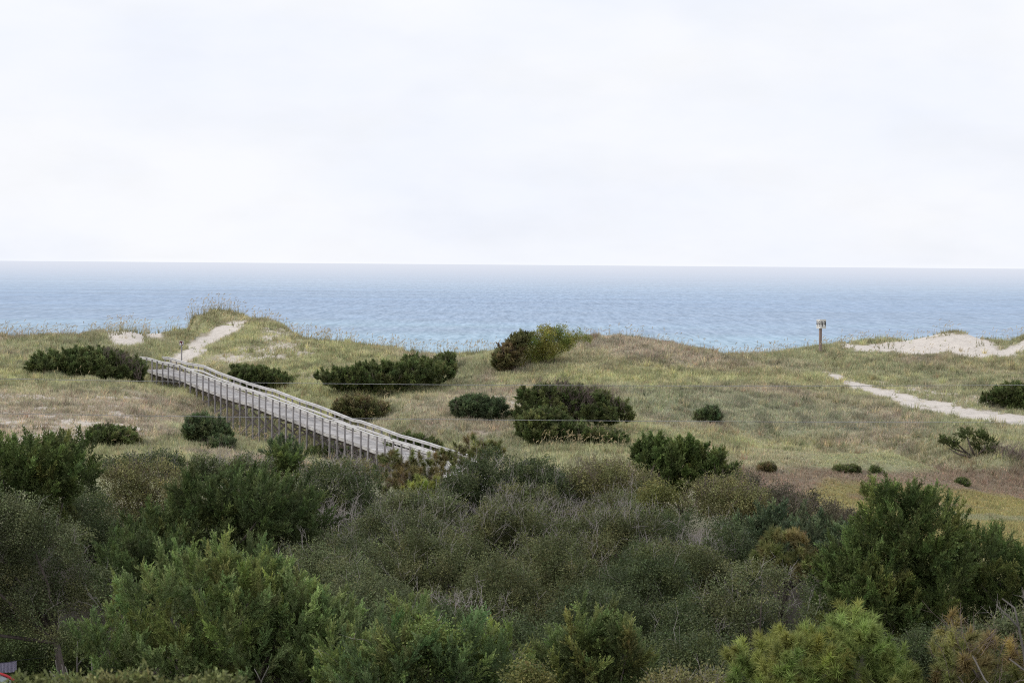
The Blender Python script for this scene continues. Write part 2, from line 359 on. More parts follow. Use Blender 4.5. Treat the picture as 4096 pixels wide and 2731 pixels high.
def sea_mat():
    m, nt, N, L = newmat('sea_water')
    out = N('ShaderNodeOutputMaterial'); tc = N('ShaderNodeTexCoord'); sx = N('ShaderNodeSeparateXYZ'); L(tc.outputs['Object'], sx.inputs[0])
    def noise(scale, sc, detail, rough=.62):
        mp = N('ShaderNodeMapping'); mp.inputs['Scale'].default_value = sc
        n = N('ShaderNodeTexNoise'); n.inputs['Scale'].default_value = scale; n.inputs['Detail'].default_value = detail; n.inputs['Roughness'].default_value = rough
        L(tc.outputs['Object'], mp.inputs[0]); L(mp.outputs[0], n.inputs['Vector']); return n
    # depth of the water: pale turquoise over the bar, deeper blue farther out
    warp = noise(.004, (1, 2.5, 1), 3)
    lg = N('ShaderNodeMath'); lg.operation = 'LOGARITHM'; lg.inputs[1].default_value = 10; L(sx.outputs['Y'], lg.inputs[0])
    ad = N('ShaderNodeMath'); ad.operation = 'MULTIPLY_ADD'; ad.inputs[1].default_value = .34; L(warp.outputs['Fac'], ad.inputs[0]); L(lg.outputs[0], ad.inputs[2])
    mr = N('ShaderNodeMapRange'); mr.inputs['From Min'].default_value = 2.9; mr.inputs['From Max'].default_value = 4.2; L(ad.outputs[0], mr.inputs['Value'])
    cr = N('ShaderNodeValToRGB'); L(mr.outputs[0], cr.inputs[0]); e = cr.color_ramp.elements
    e[0].position = 0; e[0].color = (.23, .385, .465, 1); e[1].position = 1; e[1].color = (.25, .33, .47, 1)
    for p_, c_ in ((.08, (.205, .35, .46)), (.17, (.18, .29, .43)), (.30, (.17, .28, .435)), (.5, (.24, .36, .50))):
        k = e.new(p_); k.color = (*c_, 1)
    # waves
    w1 = noise(.09, (1, .10, 1), 13, .80); w2 = noise(.011, (.35, 1, 1), 3)
    m1 = N('ShaderNodeMapRange'); m1.inputs['From Min'].default_value = .32; m1.inputs['From Max'].default_value = .68; m1.inputs['To Min'].default_value = .84; m1.inputs['To Max'].default_value = 1.16; L(w1.outputs['Fac'], m1.inputs['Value'])
    m2 = N('ShaderNodeMapRange'); m2.inputs['From Min'].default_value = .3; m2.inputs['From Max'].default_value = .7; m2.inputs['To Min'].default_value = .86; m2.inputs['To Max'].default_value = 1.12; L(w2.outputs['Fac'], m2.inputs['Value'])
    mm = N('ShaderNodeMath'); mm.operation = 'MULTIPLY'; L(m1.outputs[0], mm.inputs[0]); L(m2.outputs[0], mm.inputs[1])
    vs = N('ShaderNodeVectorMath'); vs.operation = 'SCALE'; L(cr.outputs[0], vs.inputs[0]); L(mm.outputs[0], vs.inputs['Scale'])
    r1 = noise(1.0, (1, .075, 1), 3, .6); r2 = noise(.4, (1, .045, 1), 4, .65)
    q1 = N('ShaderNodeMath'); q1.operation = 'ADD'; L(r1.outputs['Fac'], q1.inputs[0]); L(r2.outputs['Fac'], q1.inputs[1])
    q2 = N('ShaderNodeMapRange'); q2.inputs['From Min'].default_value = .72; q2.inputs['From Max'].default_value = 1.28; q2.inputs['To Min'].default_value = .74; q2.inputs['To Max'].default_value = 1.26; L(q1.outputs[0], q2.inputs['Value'])
    v2 = N('ShaderNodeVectorMath'); v2.operation = 'SCALE'; L(vs.outputs[0], v2.inputs[0]); L(q2.outputs[0], v2.inputs['Scale']); vs = v2
    # foam flecks
    fo = noise(.09, (.5, .16, 1), 5, .6); gt = N('ShaderNodeMapRange'); gt.inputs['From Min'].default_value = .765; gt.inputs['From Max'].default_value = .79; L(fo.outputs['Fac'], gt.inputs['Value'])
    mxc = N('ShaderNodeMix'); mxc.data_type = 'RGBA'; L(gt.outputs[0], mxc.inputs[0]); L(vs.outputs[0], mxc.inputs[6]); mxc.inputs[7].default_value = (.8, .83, .85, 1)
    df = N('ShaderNodeBsdfDiffuse'); L(mxc.outputs[2], df.inputs['Color'])
    gl = N('ShaderNodeBsdfGlossy'); gl.inputs['Roughness'].default_value = .45; gl.inputs['Color'].default_value = (.95, .97, 1, 1)
    b = N('ShaderNodeBump'); b.inputs['Strength'].default_value = .6; b.inputs['Distance'].default_value = 1.2; L(w1.outputs['Fac'], b.inputs['Height']); L(b.outputs[0], gl.inputs['Normal'])
    mx = N('ShaderNodeMixShader'); L(df.outputs[0], mx.inputs[1]); L(gl.outputs[0], mx.inputs[2])
    fm = N('ShaderNodeMapRange'); fm.inputs['From Min'].default_value = .6; fm.inputs['From Max'].default_value = 1.4; fm.inputs['To Min'].default_value = .14; fm.inputs['To Max'].default_value = .46; L(q2.outputs[0], fm.inputs['Value'])
    L(fm.outputs[0], mx.inputs[0])
    # the flatter the glance along the water, the more it mirrors the sky
    ge = N('ShaderNodeNewGeometry'); dt = N('ShaderNodeVectorMath'); dt.operation = 'DOT_PRODUCT'; L(ge.outputs['Incoming'], dt.inputs[0]); L(ge.outputs['True Normal'], dt.inputs[1])
    fr = N('ShaderNodeMapRange'); fr.interpolation_type = 'SMOOTHERSTEP'; fr.inputs['From Min'].default_value = -.004; fr.inputs['From Max'].default_value = .0125; fr.inputs['To Min'].default_value = .98; fr.inputs['To Max'].default_value = 0; L(dt.outputs['Value'], fr.inputs['Value'])
    g2 = N('ShaderNodeBsdfGlossy'); g2.inputs['Roughness'].default_value = .25; g2.inputs['Color'].default_value = (.86, .87, .90, 1)
    m3 = N('ShaderNodeMixShader'); L(fr.outputs[0], m3.inputs[0]); L(mx.outputs[0], m3.inputs[1]); L(g2.outputs[0], m3.inputs[2]); L(m3.outputs[0], out.inputs[0]); return m
M_SEA = sea_mat()

# ------------------------------------------------------------------ ground sheets
def axis(parts):
    o = [np.arange(a, b, s) for a, b, s in parts]; return np.concatenate(o + [[parts[-1][1]]])
TX = axis([(-4000, -300, 370), (-300, -66, 26), (-66, 66, .5), (66, 300, 26), (300, 4000, 370)])
TY = axis([(-400, -30, 37), (-30, 150, 1.5), (150, 300, .5), (300, 420, 6)])
gx, gy = np.meshgrid(TX, TY)
fx, fy = gx.ravel(), gy.ravel()
fz = ground0(fx, fy) + hummock(np.clip(fx, -400, 400), fy)
TP = np.stack([fx, fy, fz], 1)
sand, gcol, _ = zones(TP)
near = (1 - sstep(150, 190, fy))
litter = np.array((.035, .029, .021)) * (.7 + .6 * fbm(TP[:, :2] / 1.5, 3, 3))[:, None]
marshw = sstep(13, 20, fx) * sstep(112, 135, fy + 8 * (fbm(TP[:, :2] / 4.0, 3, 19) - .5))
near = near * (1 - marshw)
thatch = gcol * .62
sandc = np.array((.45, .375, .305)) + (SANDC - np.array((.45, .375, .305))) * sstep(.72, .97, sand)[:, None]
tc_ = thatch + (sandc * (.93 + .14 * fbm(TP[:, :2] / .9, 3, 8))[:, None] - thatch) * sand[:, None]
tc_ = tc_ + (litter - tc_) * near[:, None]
nx, ny = len(TX), len(TY)
ii = (np.arange(ny - 1)[:, None] * nx + np.arange(nx - 1)[None, :]).ravel()
quads = np.stack([ii, ii + 1, ii + nx + 1, ii + nx], 1)
cen = TP[quads].mean(1); pc = project(np.where(cen[:, 1:2] > 20, cen, np.array([0, 20., 0])))
on = lambda k: (poly_sd(SAND[k][4], pc) > 0) & (cen[:, 1] > SAND[k][2]) & (cen[:, 1] < SAND[k][3])
pathA = on(0); pathB = on(11)
def sub(name, sel):
    q = quads[sel]; u, inv = np.unique(q, return_inverse=True)
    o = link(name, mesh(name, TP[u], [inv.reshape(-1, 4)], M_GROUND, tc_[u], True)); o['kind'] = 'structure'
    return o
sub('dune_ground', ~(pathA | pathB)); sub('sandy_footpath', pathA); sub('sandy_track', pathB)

SY = axis([(352, 1000, 108), (1000, 4000, 500), (4000, 40000, 4000)]); SX = axis([(-14000, 14000, 2000)])
sx_, sy_ = np.meshgrid(SX, SY); k = (np.arange(len(SY) - 1)[:, None] * len(SX) + np.arange(len(SX) - 1)[None, :]).ravel()
o = link('sea', mesh('sea', np.stack([sx_.ravel(), sy_.ravel(), np.zeros(sx_.size)], 1), [np.stack([k, k + 1, k + len(SX) + 1, k + len(SX)], 1)], M_SEA)); o['kind'] = 'structure'

# ------------------------------------------------------------------ grass
def unit(v): return v / (np.linalg.norm(v, axis=-1, keepdims=True) + 1e-9)
def blades(P, H, W, lean, cols, rng, k, spread):
    """k triangular blades round every tuft centre"""
    n = len(P); m = n * k
    c = np.repeat(P, k, 0); h = np.repeat(H, k) * rng.uniform(.55, 1.15, m)
    an = rng.uniform(0, 2 * math.pi, m); rr = np.repeat(spread, k) * np.sqrt(rng.random(m))
    base = c + np.stack([np.cos(an) * rr, np.sin(an) * rr, np.full(m, -.03)], 1)
    ln = rng.normal(0, 1, (m, 2)) * np.repeat(lean, k)[:, None] + np.array([.12, 0]) + np.stack([np.cos(an), np.sin(an)], 1) * .15
    d = unit(np.concatenate([ln, np.ones((m, 1))], 1))
    sa = rng.uniform(0, math.pi, m); sd = np.stack([np.cos(sa), np.sin(sa) * .5, np.zeros(m)], 1) * (np.repeat(W, k) * .5)[:, None]
    V = np.stack([base - sd, base + sd, base + d * h[:, None]], 1).reshape(-1, 3)
    cc = np.repeat(cols, k, 0) * rng.uniform(.7, 1.3, m)[:, None]
    cc = cc * (1 + rng.normal(0, .05, (m, 3)))
    return V, np.clip(np.repeat(cc, 3, 0), .01, .9)

rng = np.random.default_rng(7)
NT = 455000
d_ = np.sqrt(rng.uniform(125 ** 2, 291 ** 2, NT)); x_ = rng.uniform(-1, 1, NT) * (.167 * d_ + 9)
P = np.stack([x_, d_, ground(x_, d_)], 1); pr = project(P)
lowx = [-200, 0, 240, 650, 1000, 1300, 1450, 1700, 1900, 2000, 2352, 2420, 2800]; lowy = [1075, 1075, 1078, 1092, 1112, 1100, 1105, 1125, 1165, 1215, 1300, 1480, 1480]
keep = pr[:, 1] < np.interp(pr[:, 0], lowx, lowy)
P = P[keep]; sandP, colP, _ = zones(P)
keep = rng.random(len(P)) > np.where(sandP > .9, np.clip(sandP * 1.03, 0, .99), sandP * .8)
P = P[keep]; colP = colP[keep]; sandP = sandP[keep]
cl = vnoise(P[:, :2] / .9, 88); cl2 = fbm(P[:, :2] / 3.5, 2, 89)
marsh = (1 - sstep(207, 216, P[:, 1])) * sstep(12, 20, P[:, 0])
H = (.22 + .42 * cl ** 1.5) * (.65 + .7 * cl2) * (1 - .5 * marsh) * (1 - .25 * sandP)
lean = np.where(rng.random(len(P)) < .3, 1.3, .35)
dead = rng.random(len(P)) < .22
colP = np.where(dead[:, None], colP * np.array((1.35, 1.2, 1.25)), colP)
colP = np.where((rng.random(len(P)) < .10)[:, None], colP * np.array((.62, .62, .66)), colP)
V, C = blades(P, H, np.full(len(P), .055), lean, colP, rng, 6, np.full(len(P), .13))
ism = np.repeat(marsh > .5, 18)
bg = rng.choice(len(P), 9000, replace=False); bg = bg[(marsh[bg] < .5) & (fbm(P[bg, :2] / 4.0, 2, 95) > .44)]; tone = rng.choice(3, len(bg), p=(.4, .35, .25))
bc = colP[bg] * np.array([(.62, .68, .6), (1.2, 1.15, 1.0), (.75, .66, .66)])[tone]
bV, bC = blades(P[bg], rng.uniform(.45, .85, len(bg)), np.full(len(bg), .05), np.full(len(bg), .4), bc, rng, 18, np.full(len(bg), .2))
V = np.concatenate([V, bV]); C = np.concatenate([C, bC]); ism = np.concatenate([ism, np.zeros(len(bV), bool)])
for nm, s in (('dune_grass', ~ism), ('marsh_grass', ism)):
    v = V[s]; o = link(nm, mesh(nm, v, [np.arange(len(v)).reshape(-1, 3)], M_GRASS, C[s])); o['kind'] = 'stuff'
    o['label'] = {'dune_grass': 'olive and tan beach grass covering the dunes', 'marsh_grass': 'brown and ochre low grass of the flat marsh'}[nm]; o['category'] = 'grass'

# sea oats: tall stalks with drooping straw-coloured heads
def sea_oats():
    rng = np.random.default_rng(11); S = []
    # along the crest: x from, x to, stalks, height, skyline row
    for x0, x1, n, h0, h1, rows in ((-60, 430, 620, .7, 1.25, (752, 790)), (430, 585, 420, .9, 1.6, (712, 760)), (585, 760, 300, .8, 1.4, (728, 790)), (740, 1150, 560, .8, 1.4, (772, 830)),
                                   (1240, 1560, 170, .6, 1.2, (760, 800)), (1560, 1900, 300, .6, 1.15, (775, 825)), (1900, 2150, 210, .4, .95, (778, 795)), (2150, 2440, 240, .6, 1.3, (762, 780))):
        x = rng.uniform(x0, x1, n * 3); d = rng.uniform(258, 291, n * 3)
        p = at(x, np.full(len(x), 780.), d); p[:, 2] = ground(p[:, 0], p[:, 1]); q = project(p)
        # nearest to the visible skyline of its column
        best = np.full(60, 1e9); b = np.clip(((q[:, 0] - x0) / (x1 - x0) * 60).astype(int), 0, 59)
        for i in range(60):
            if (b == i).any(): best[i] = q[b == i, 1].min()
        ok = (q[:, 1] < best[b] + 14 + 10 * rng.random(len(x)))
        p = p[ok][:n]
        cl = fbm(p[:, :2] / 2.2, 2, 301); p = p[cl > .40 + .12 * rng.random(len(p))]; cl = fbm(p[:, :2] / 2.2, 2, 301)
        S.append((p, rng.uniform(h0 * .7, h1, len(p)) * (.45 + .95 * cl)))
    for x0, x1, y0, y1, n in ((0, 330, 1005, 1035, 60), (190, 330, 985, 1030, 40), (470, 560, 1000, 1020, 26), (540, 620, 1000, 1040, 60), (1230, 1470, 1000, 1045, 170), (1470, 1700, 1010, 1040, 50), (2060, 2260, 995, 1050, 90),
                             (1900, 2100, 1000, 1040, 30), (1890, 2250, 820, 860, 90), (760, 960, 890, 960, 20), (100, 320, 845, 880, 26), (320, 420, 870, 890, 10), (1650, 1950, 790, 840, 60), (600, 900, 800, 830, 60), (1500, 1800, 780, 850, 60)):
        x = rng.uniform(x0, x1, n); y = rng.uniform(y0, y1, n)
        p = np.array([at(a, b, hit(a, b)) for a, b in zip(x, y)]); p[:, 2] = ground(p[:, 0], p[:, 1])
        S.append((p, rng.uniform(.55, 1.15, n)))
    P = np.concatenate([s[0] for s in S]); H = np.concatenate([s[1] for s in S]); n = len(P)
    ln = np.stack([rng.normal(-.08, .16, n), rng.normal(0, .12, n), np.ones(n)], 1)
    top = P + unit(ln) * H[:, None]; V = []; C = []
    sd = np.array([.014, .004, 0])
    V.append(np.stack([P - sd * 1.3, P + sd * 1.3, top], 1)); C.append(np.tile(np.array((.42, .38, .24)), (n, 1)))
    dr = unit(np.stack([rng.normal(.32, .35, n), rng.normal(0, .2, n), rng.uniform(.45, 1., n)], 1))
    L = rng.uniform(.2, .36, n)
    hc = np.array((.58, .47, .29)) * rng.uniform(.65, 1.2, (n, 1))
    for k in range(9):
        t = k / 8; b = top - unit(ln) * .05 + dr * (L * t)[:, None] + np.stack([np.zeros(n), np.zeros(n), -.10 * t * t * np.ones(n)], 1)
        dd = unit(rng.normal(0, .6, (n, 3)) + dr * 1.5 + np.array([0, 0, -.25])); w = np.cross(dd, rng.normal(0, 1, (n, 3))); w = unit(w) * .019
        V.append(np.stack([b - w, b + w, b + dd * .11], 1)); C.append(hc)
    for k in range(4):
        a = rng.uniform(0, 2 * math.pi, n); dd = unit(np.stack([np.cos(a) * .45, np.sin(a) * .45, np.ones(n)], 1)); w = np.array([.016, 0, 0])
        V.append(np.stack([P - w, P + w, P + dd * (H * rng.uniform(.4, .65, n))[:, None]], 1)); C.append(np.array((.22, .22, .11)) * rng.uniform(.8, 1.2, (n, 1)))
    V = np.concatenate(V).reshape(-1, 3); C = np.repeat(np.concatenate(C), 3, 0)
    o = link('sea_oats', mesh('sea_oats', V, [np.arange(len(V)).reshape(-1, 3)], M_GRASS, C)); o['kind'] = 'stuff'
    o['label'] = 'straw coloured seed heads of sea oats along the dune crests'; o['category'] = 'grass'
sea_oats()

# ------------------------------------------------------------------ foliage generators
def lobes(poly, d, depth, rmin, rmax, n, rng):
    """round clumps that fill an outline in depth: centres and radii"""
    w = at(np.array(poly, float)[:, 0], np.array(poly, float)[:, 1], np.full(len(poly), d)); pg = w[:, [0, 2]]
    lo, hi = pg.min(0), pg.max(0)
    q = rng.uniform(lo, hi, (n * 12, 2)); rho = poly_sd(pg, q); wz = min(1.0, .22 * (hi - lo).max()) * (.25 if d > 180 else .6); rho = rho + (fbm(q / max(.5, wz), 2, 71) - .55) * wz; ok = rho > rmin * .7; q, rho = q[ok], rho[ok]
    rm = max(rho.max(), 1e-3); C, R = [], []
    for p, r in zip(q, rho):
        rad = min(max(r * .95, rmin), rmax) * rng.uniform(.8, 1.05)
        T = depth * math.sqrt(max(0, 1 - (1 - min(r / rm, 1)) ** 2))
        c = np.array([p[0], d + rng.uniform(-1, 1) * T, p[1]])
        if C:
            A = np.array(C); dd = np.linalg.norm(A - c, axis=1)
            if (dd < .45 * rad).any(): continue
        C.append(c); R.append(rad)
        if len(C) >= n: break
    return np.array(C), np.array(R), pg

def mound(cx, yt, hw, d, ry, rng, h=2.6, n=60):
    """clumps over an irregular low mound of scrub"""
    t = at(float(cx), float(yt), d); rx = hw * 1.421e-4 * d; C, R = [], []
    ph = rng.uniform(0, 6.28, 4)
    for _ in range(n * 8):
        r = math.sqrt(rng.random()); a = rng.uniform(0, 2 * math.pi)
        w = 1 + .13 * math.sin(2 * a + ph[0]) + .10 * math.sin(3 * a + ph[1]) + .08 * math.sin(5 * a + ph[2])
        p = np.array([t[0] + rx * r * w * math.cos(a), d + ry * r * w * math.sin(a), 0.])
        lump = fbm(p[None, :2] / 1.7, 2, 71)[0] - .5; rad = rng.uniform(.38, .85)
        p[2] = t[2] - rad * .8 - h * r ** 2.4 + lump * 1.7 - (rng.random() ** 2) * .4
        if C and (((np.array(C) - p) ** 2).sum(1) < (.8 * rad) ** 2).any(): continue
        C.append(p); R.append(rad)
        if len(C) >= n: break
    return np.array(C), np.array(R)

def blobs(spec, d, rng):
    """named big clumps of a crown, staggered in depth"""
    s = np.array(spec, float); C = at(s[:, 0], s[:, 1], d + rng.uniform(-1.1, 1.1, len(s))); R = s[:, 2] * 1.421e-4 * d * .9
    return C, R

def knobs(C, R, rng, per=7.5):
    """smaller clumps budding from the upper and front faces of the big ones"""
    cnt = np.maximum((per * R ** 1.3 * 2.2).astype(int), 4); i = np.repeat(np.arange(len(C)), cnt)
    v = unit(rng.normal(0, 1, (len(i), 3)) + [0, -.35, .45]); r = R[i] * rng.uniform(.26, .52, len(i))
    P = C[i] + v * (R[i] * rng.uniform(.62, 1.08, len(i)))[:, None]
    return P, np.clip(r, .11, .5)

def shell(C, R, dens, rng, inner=.86, flat=1.0):
    """points on the outside of the clumps and their outward normals"""
    cnt = np.maximum((dens * 4 * math.pi * R ** 2).astype(int), 3)
    idx = np.repeat(np.arange(len(C)), cnt); v = unit(rng.normal(0, 1, (len(idx), 3)))
    P = C[idx] + v * (R[idx] * rng.uniform(.8, 1.02, len(idx)))[:, None]
    bad = np.zeros(len(P), bool)
    for c, r in zip(C, R): bad |= ((P - c) ** 2).sum(1) < (inner * .85 * r) ** 2
    back = (v[:, 1] > .35) & (rng.random(len(P)) < .6)
    low = (v[:, 2] < -.5) & (rng.random(len(P)) < .5)
    k = ~(bad & (rng.random(len(P)) < .93)) & ~back & ~low
    return P[k], v[k]

def colmix(P, n, cols, rng, scale=.8, amt=.16):
    """cols: main, second, dead, p_second, p_dead"""
    a, b, dd, pb, pd = cols
    w = sstep(1 - pb - .12, 1 - pb + .12, fbm(P * scale, 3, 21) * 1.5 - .25 + rng.normal(0, .08, n))
    c = np.array(a) + (np.array(b) - np.array(a)) * w[:, None]
    dm = (fbm(P * scale * 1.3 + 50, 2, 33) > 1 - pd * 1.3) & (rng.random(n) < .75) if pd > 0 else np.zeros(n, bool)
    c = np.where(dm[:, None], np.array(dd), c)
    return np.clip(c * np.exp(rng.normal(0, amt, (n, 1))) * (1 + rng.normal(0, .04, (n, 3))), .005, 2)

def g_sprays(P, N, L, W, k, ll, lw, up, cols, rng, wind=0.0):
    """conifer plumes: tapering sprays of scale leaves"""
    n = len(P); ax = unit(N * .75 + np.array([wind, 0, up]) + rng.normal(0, .28, (n, 3)))
    Ln = L * rng.uniform(.6, 1.25, n); sc = colmix(P, n, cols, rng)
    idx = np.repeat(np.arange(n), k); t = np.tile((np.arange(k) + .5) / k, n) + rng.normal(0, .03, n * k); t = np.clip(t, 0, 1)
    rad = rng.normal(0, 1, (n * k, 3)); rad -= (rad * ax[idx]).sum(1)[:, None] * ax[idx]; rad = unit(rad)
    env = W * (1 - t) ** .8 * np.minimum(1, t * 4 + .3)
    b = P[idx] - ax[idx] * (.25 * L) + ax[idx] * (Ln[idx] * t)[:, None] + rad * (env * rng.uniform(.1, .6, n * k))[:, None]
    dr = unit(ax[idx] * rng.uniform(.8, 1.5, (n * k, 1)) + rad * .62 + np.array([0, 0, .15]))
    sd = unit(np.cross(dr, rng.normal(0, 1, (n * k, 3)))) * (lw * .5)
    lf = ll * rng.uniform(.7, 1.3, n * k) * (1.1 - .35 * t)
    V = np.stack([b - sd, b + sd, b + dr * lf[:, None]], 1).reshape(-1, 3)
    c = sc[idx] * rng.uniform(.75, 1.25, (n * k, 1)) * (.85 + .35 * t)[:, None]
    return V, np.repeat(c, 3, 0), 3

def g_plumes(P, N, PL, PR, m, L, W, k, ll, lw, up, cols, rng, wind=0.0):
    """pointed plumes built of many small sprays"""
    n = len(P); ax = unit(N * .8 + np.array([wind, 0, up * 1.25]) + rng.normal(0, .22, (n, 3))); pl = PL * rng.uniform(.55, 1.3, n)
    idx = np.repeat(np.arange(n), m); t = np.tile((np.arange(m) + .5) / m, n); rad = rng.normal(0, 1, (n * m, 3))
    rad -= (rad * ax[idx]).sum(1)[:, None] * ax[idx]; rad = unit(rad); env = PR * (1 - t) ** .75
    b = P[idx] + ax[idx] * (pl[idx] * (t * 1.05 - .45))[:, None] + rad * (env * rng.uniform(.25, .8, n * m))[:, None]
    dr = unit(ax[idx] * .8 + rad * (.75 * (1 - t) + .1)[:, None]); base = colmix(P, n, cols, rng, .8, .20)
    V, c, kk = g_sprays(b, dr, L, W, k, ll, lw, .15, ((1, 1, 1), (1, 1, 1), (1, 1, 1), 0, 0), rng)
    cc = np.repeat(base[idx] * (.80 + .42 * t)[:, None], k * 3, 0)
    return V, np.clip(c * cc, .004, .9), 3

def g_leaves(P, N, k, sp, ll, lw, cols, rng, amt=.22):
    """clusters of small broad leaves"""
    n = len(P); idx = np.repeat(np.arange(n), k); sc = colmix(P, n, cols, rng, 1.1, amt)
    ax = unit(N + np.array([0, 0, .5]) + rng.normal(0, .4, (n, 3)))
    c0 = P[idx] + rng.normal(0, sp, (n * k, 3)) + ax[idx] * rng.uniform(-.5, 1.3, (n * k, 1)) * sp
    dr = unit(ax[idx] * .6 + rng.normal(0, .7, (n * k, 3))); nm = unit(np.array([0, -.15, .7]) + rng.normal(0, .6, (n * k, 3)))
    sd = unit(np.cross(dr, nm)) * (lw * .5); lf = (ll * rng.uniform(.6, 1.3, n * k))[:, None]
    V = np.stack([c0, c0 + dr * lf * .5 + sd, c0 + dr * lf, c0 + dr * lf * .5 - sd], 1).reshape(-1, 3)
    c = sc[idx] * np.exp(rng.normal(0, .16, (n * k, 1)))
    return V, np.repeat(np.clip(c, 0, .9), 4, 0), 4

def g_needles(P, N, k, ll, lw, cols, rng):
    """pine tufts: starbursts of long needles"""
    n = len(P); idx = np.repeat(np.arange(n), k); sc = colmix(P, n, cols, rng, .9, .24)
    ax = unit(N * .7 + np.array([0, 0, .75]) + rng.normal(0, .3, (n, 3)))
    t = rng.uniform(-.12, .16, n * k)
    dr = unit(ax[idx] * .9 + rng.normal(0, .62, (n * k, 3)))
    b = P[idx] + ax[idx] * t[:, None]; lf = ll * rng.uniform(.75, 1.15, n * k)
    sd = unit(np.cross(dr, rng.normal(0, 1, (n * k, 3)))) * (lw * .5)
    tip = b + dr * lf[:, None] + np.array([0, 0, -.02])
    V = np.stack([b - sd, b + sd, tip], 1).reshape(-1, 3)
    c = sc[idx] * rng.uniform(.7, 1.3, (n * k, 1))
    return V, np.repeat(c, 3, 0), 3

def twig_bundle(P, D, L, r, rng, forks=3):
    """thin forked twigs: tapering three-sided prisms"""
    n = len(P); segs = []
    mid = P + unit(D + rng.normal(0, .12, (n, 3))) * (L * .5)[:, None]
    tip = mid + unit(D + rng.normal(0, .3, (n, 3))) * (L * .5)[:, None]
    segs += [(P, mid, r, r * .75), (mid, tip, r * .75, r * .3)]
    for k in range(forks):
        t = rng.uniform(.2, .95, n)[:, None]; s = P + (mid - P) * np.minimum(t * 2, 1) + (tip - mid) * np.maximum(t * 2 - 1, 0)
        e = s + unit(D + rng.normal(0, .55, (n, 3))) * (L * rng.uniform(.22, .5, n))[:, None]
        segs.append((s, e, r * .6, r * .25))
    A = np.concatenate([s[0] for s in segs]); B = np.concatenate([s[1] for s in segs])
    ra = np.concatenate([np.broadcast_to(s[2], n) for s in segs]); rb = np.concatenate([np.broadcast_to(s[3], n) for s in segs])
    ax = unit(B - A); u = unit(np.cross(ax, np.array([.3, .8, .2]))); v = np.cross(ax, u); m = len(A)
    V = np.empty((m, 6, 3))
    for k in range(3):
        o = math.cos(k * 2.0944) * u + math.sin(k * 2.0944) * v
        V[:, k] = A + o * ra[:, None]; V[:, 3 + k] = B + o * rb[:, None]
    b = np.arange(m)[:, None] * 6
    F = np.concatenate([b + np.array([k, (k + 1) % 3, 3 + (k + 1) % 3, 3 + k]) for k in range(3)])
    return V.reshape(-1, 3), F

def limb_mesh(base, C, R, rng, r0, nl=9):
    mb = MB(); o = np.argsort(-R)[:nl] if len(C) > nl else np.arange(len(C)); top = C[:, 2].max()
    hub = base + (np.array([C[:, 0].mean(), C[:, 1].mean(), base[2]]) - base) * .35; hub[2] = base[2] + (top - base[2]) * .35
    mb.tube([base - [0, 0, .25], base + (hub - base) * .5 + rng.normal(0, .06, 3), hub], [r0 * 1.25, r0, r0 * .8], 7)
    for i in o:
        e = C[i]; m = hub + (e - hub) * .5 + rng.normal(0, .15, 3) * np.linalg.norm(e - hub) * .4
        mb.tube([hub, m, e], [r0 * .6, r0 * .38, r0 * .12], 5)
    return mb

# leaf colours: main, second, dead, share of second, share of dead
K = dict(
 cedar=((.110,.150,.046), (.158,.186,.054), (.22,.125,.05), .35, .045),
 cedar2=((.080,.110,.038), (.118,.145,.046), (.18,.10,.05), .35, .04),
 front=((.200,.262,.098), (.185,.220,.066), (.24,.14,.07), .40, .012),
 blue=((.140,.200,.082), (.20,.24,.075), (.24,.15,.07), .35, .02),
 gold=((.220,.220,.072), (.150,.190,.068), (.30,.18,.06), .45, .05),
 oak=((.112,.128,.052), (.160,.162,.068), (.22,.155,.09), .35, .04),
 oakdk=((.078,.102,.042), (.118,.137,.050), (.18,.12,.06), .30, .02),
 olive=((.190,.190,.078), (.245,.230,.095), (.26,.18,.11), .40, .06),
 yell=((.165,.175,.055), (.215,.20,.065), (.26,.17,.09), .40, .03),
 greyoak=((.130,.152,.070), (.178,.188,.082), (.25,.18,.12), .40, .03),
 pine=((.245,.315,.092), (.320,.340,.100), (.38,.24,.09), .45, .035),
 pinebr=((.205,.225,.080), (.27,.225,.10), (.30,.19,.095), .45, .06),
 rust=((.235,.245,.085), (.275,.215,.09), (.33,.17,.08), .38, .08),
 bluegr=((.085,.115,.060), (.115,.140,.070), (.18,.12,.07), .35, .02),
 dune=((.105,.132,.048), (.150,.168,.062), (.19,.125,.07), .35, .06),
 dunebl=((.100,.134,.064), (.140,.164,.074), (.18,.12,.07), .30, .04),
 dunered=((.145,.150,.062), (.185,.145,.075), (.19,.12,.07), .45, .10),
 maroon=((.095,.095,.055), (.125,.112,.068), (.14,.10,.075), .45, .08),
 vine=((.215,.265,.066), (.300,.285,.075), (.28,.19,.08), .45, .05),
 vine2=((.165,.225,.062), (.215,.25,.07), (.25,.18,.07), .25, .02),
 near=((.17,.19,.07), (.24,.23,.09), (.22,.15,.08), .40, .02),
)
SEED = [100]
